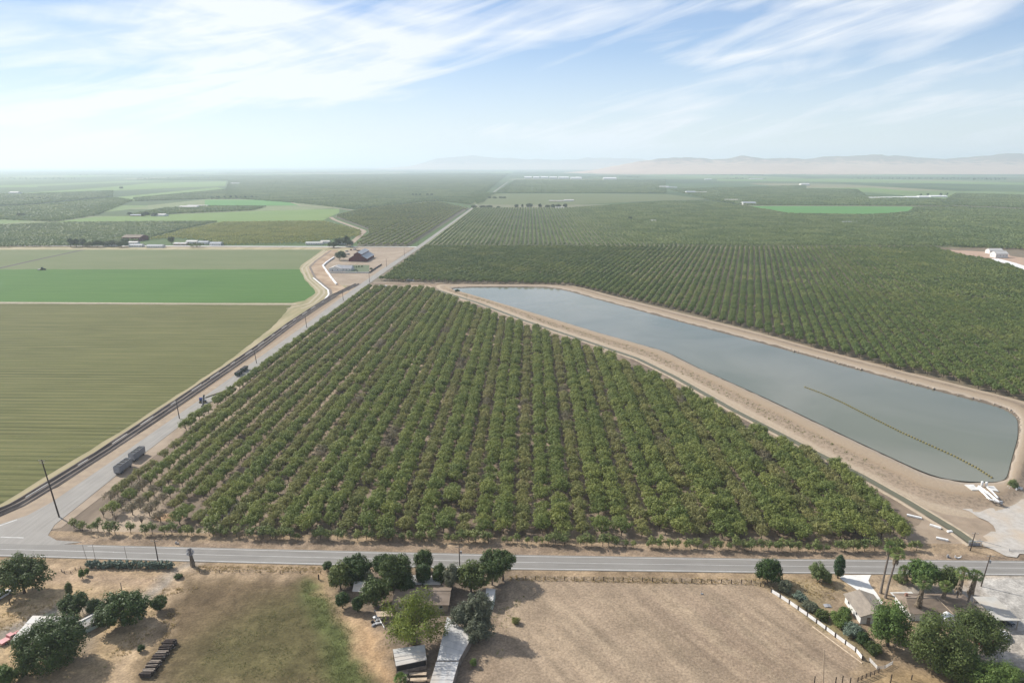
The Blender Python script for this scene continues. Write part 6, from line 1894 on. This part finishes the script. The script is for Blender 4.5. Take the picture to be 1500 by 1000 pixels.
for q, (x, y) in enumerate(((510, 391.5), (514.5, 391.8), (518, 392.2), (522, 392), (526, 391.5), (530.5, 391.3))):
    shrub('clipped round shrub in the row of the walled yard, %s from the house' % ordinal(q+1), x, y, x-1.6, x+1.6, y-3, 'dark', group='row of round shrubs in the walled yard', dens=.6)
shrub('clipped shrub by the front wall of the walled yard', 523.5, 398, 521.8, 525.2, 396.2, 'dark', dens=.6)
for q, (x, y, w_, ln, hw, rot, mw, mr, lab) in enumerate((
        (160, 361, 15, 20, 4, 'x', 'stucco', 'metal_roof_pale', 'white house among trees at the distant farmstead'),
        (192, 353, 26, 30, 6, 'x', 'red_barn', 'shingle', 'brown roofed barn at the edge of the yellowish orchard'),
        (198, 362, 9, 20, 3, 'x', 'stucco', 'steel', 'white shed by the cross road, left of the pair'),
        (226, 363, 10, 24, 3, 'x', 'stucco', 'steel', 'white shed by the cross road, right of the pair'),
        (194, 358, 9, 15, 3, 'x', 'stucco', 'metal_roof_pale', 'low white building in front of the brown roofed barn'),
        (280, 357, 12, 17, 3.4, 'x', 'stucco', 'metal_roof_pale', 'pale roofed house left of the blue-grey house by the cross road'),
        (297, 358, 12, 15, 3.4, 'x', 'stucco', 'steel', 'grey roofed house middle of the group by the cross road'),
        (315, 360, 13, 17, 3.6, 'x', 'stucco', 'steel', 'blue-grey roofed house at the right of the group by the cross road'),
        (263, 359.5, 12, 20, 2.8, 'x', 'tan_wall', 'metal_roof', 'low tan shed left of the houses by the cross road'),
        (460, 358.5, 7, 26, 3, 'x', 'stucco', 'metal_roof_pale', 'long white building near the cross road bend'),
        (476, 356.5, 9, 14, 3, 'x', 'stucco', 'metal_roof_pale', 'short white building near the cross road bend'),
        (499, 358.5, 12, 20, 3.6, 'x', 'stucco', 'steel', 'grey roofed house between the trees at the cross road bend'),
        (231, 317, 20, 34, 4, 'x', 'stucco', 'metal_roof_pale', 'white roofed house in the far pale farmyard'),
        (199, 317, 12, 30, 3, 'x', 'tan_wall', 'steel', 'low grey building left in the far pale farmyard'),
        (19, 284, 30, 40, 6, 'x', 'stucco', 'metal_roof_pale', 'bright white shed in the far left fields'),
        (343, 270, 30, 50, 6, 'x', 'stucco', 'metal_roof_pale', 'white barn among far trees, left of the long road'),
        (275, 305.5, 20, 50, 5, 'x', 'stucco', 'metal_roof_pale', 'long white roof in the far farmyard, left'),
        (288, 303.5, 20, 60, 4, 'x', 'tan_wall', 'metal_roof', 'tan roofed sheds in the far farmyard, right'),
        (820, 305.5, 10, 26, 3, 'x', 'stucco', 'metal_roof_pale', 'white shed at the right end of the far tree line'),
        (833.5, 295, 14, 34, 4, 'x', 'stucco', 'metal_roof_pale', 'white shed on the tan strip, above the far tree line'),
        (815, 295.5, 12, 50, 3, 'x', 'tan_wall', 'metal_roof_pale', 'low pale shed on the tan strip'),
        (957, 325.5, 8, 14, 3, 'x', 'stucco', 'metal_roof_pale', 'small white shed on the bare plot in the orchard'),
        (973, 275, 24, 50, 6, 'x', 'stucco', 'metal_roof_pale', 'white farm building nearest the hills road'),
        (984, 275.2, 20, 60, 4, 'x', 'stucco', 'steel', 'grey farm building right of the white one'),
        (1012, 283.5, 26, 40, 7, 'x', 'stucco', 'steel', 'grey gabled barn at the end of the tan strip'),
        (1027, 283, 14, 50, 4, 'x', 'stucco', 'metal_roof_pale', 'white shed right of the grey gabled barn'),
        (1073, 294.5, 14, 50, 4, 'x', 'stucco', 'metal_roof_pale', 'white shed left of the bright green field'),
        (1098, 300, 26, 40, 6, 'x', 'stucco', 'steel', 'grey building at the corner of the bright green field'),
        (1180, 272, 40, 50, 9, 'x', 'stucco', 'metal_roof_pale', 'lone white barn on the far plain'),
        (1038, 263.5, 30, 60, 6, 'x', 'stucco', 'metal_roof_pale', 'far white building left of the windbreak'),
        (1108, 263, 30, 120, 6, 'x', 'stucco', 'metal_roof_pale', 'long far white building by the windbreak'),
        (1246, 327.5, 10, 30, 3, 'x', 'stucco', 'steel', 'low grey shed in the right-hand orchard'),
        (1459, 372, 10, 18, 5, 'x', 'stucco', 'metal_roof_pale', 'white shed at the upper edge of the bare right-hand yard'),
        (1467, 378, 12, 16, 6, 'x', 'stucco', 'metal_roof_pale', 'brighter white shed in the middle of the bare right-hand yard'),
        (142, 249.5, 50, 160, 8, 'x', 'stucco', 'metal_roof_pale', 'pale roof near the horizon at the far left'),
        (505, 249, 60, 200, 10, 'x', 'stucco', 'metal_roof_pale', 'pale roof near the horizon above the long road'))):
    g = G(x, y)
    gable_house('house' if 'house' in lab else 'shed', lab, 'house' if 'house' in lab else 'farm building', g.x, g.y+w_/2, ln, w_, hw, hw*.5, mw, mr, rot, windows=(ln < 27 and y > 340), door=y > 340)
# packing sheds and tunnel houses far off
for q, (x0, x1_, y) in enumerate(((768, 779, 261.5), (781, 790, 261.8), (792, 803, 261.4), (805, 816, 261.8), (818, 833, 262), (836, 852, 262.6), (884, 903, 263.2))):
    a, b = G(x0, y), G(x1_, y)
    gable_house('packing_shed', 'white packing shed in the far white row, %s from the left' % ordinal(q+1), 'shed', (a.x+b.x)/2, a.y+30, b.x-a.x, 60, 12, 7, 'stucco', 'white_paint', 'x', .5, windows=False, door=False, group='far row of white packing sheds')
for q, (x0, x1_, y) in enumerate(((1274, 1290, 291.5), (1291, 1308, 291.2), (1309, 1327, 290.8), (1328, 1345, 290.2), (1346, 1362, 289.5), (1363, 1388, 288.8))):
    a, b = G(x0, y), G(x1_, y)
    gable_house('tunnel_house', 'long white tunnel house in the bright row, %s from the left' % ordinal(q+1), 'greenhouse', (a.x+b.x)/2, a.y+14, b.x-a.x-2, 26, 3.5, 3, 'white_paint', 'white_paint', 'x', .2, windows=False, door=False, group='row of long white tunnel houses')
sheet('bare_yard', [tuple(p)[:2] for p in GP([(1388, 366), (1440, 368.5), (1475, 369), (1480, 375), (1600, 392), (1600, 420), (1500, 394), (1455, 379), (1412, 373)])], M('reddish_bare_soil', (0.4, 0.28, 0.2), (0.32, 0.22, 0.155), .1), 0.12)
ribbon('track', [tuple(p)[:2] for p in GP([(1455, 379), (1478, 385), (1510, 396)])], 14, MT['white_paint'], .16)
sheet('bare_plot', [tuple(p)[:2] for p in GP([(926, 323.5), (945, 324.8), (965, 325.8), (940, 326.5), (926, 325)])], MT['dirt'], .2)
for q, (x, y) in enumerate(((556, 420.2), (564.5, 420.8), (601, 411.5))):
    g = G(x, y)
    if q < 2: car(['white pickup on the track at the far end of the orchard', 'pale flatbed truck on the track at the far end of the orchard'][q], g.x, g.y, 0, 'white_car', 'pickup' if q == 0 else 'van', 'pickup_truck' if q == 0 else 'flatbed_truck', 'truck', 5.5 if q == 0 else 8, 2.2)
    else: car('white truck at the edge of the orchard by the pond road', g.x, g.y, 0, 'white_car', 'van', 'box_truck', 'truck', 8, 2.4)
for q, (x, y) in enumerate(((508, 368.5), (514, 366.5), (520, 366), (525, 368), (510, 373))):
    g = G(x, y)
    car('old rusty vehicle parked behind the red barn, %s from the left' % ordinal(q+1) if q < 4 else 'old rusty vehicle parked left of the red barn', g.x, g.y, R.uniform(0, 3), 'red_barn' if q % 2 else 'metal_grey', 'van', 'old_vehicle', 'vehicle', 6, 2.3)
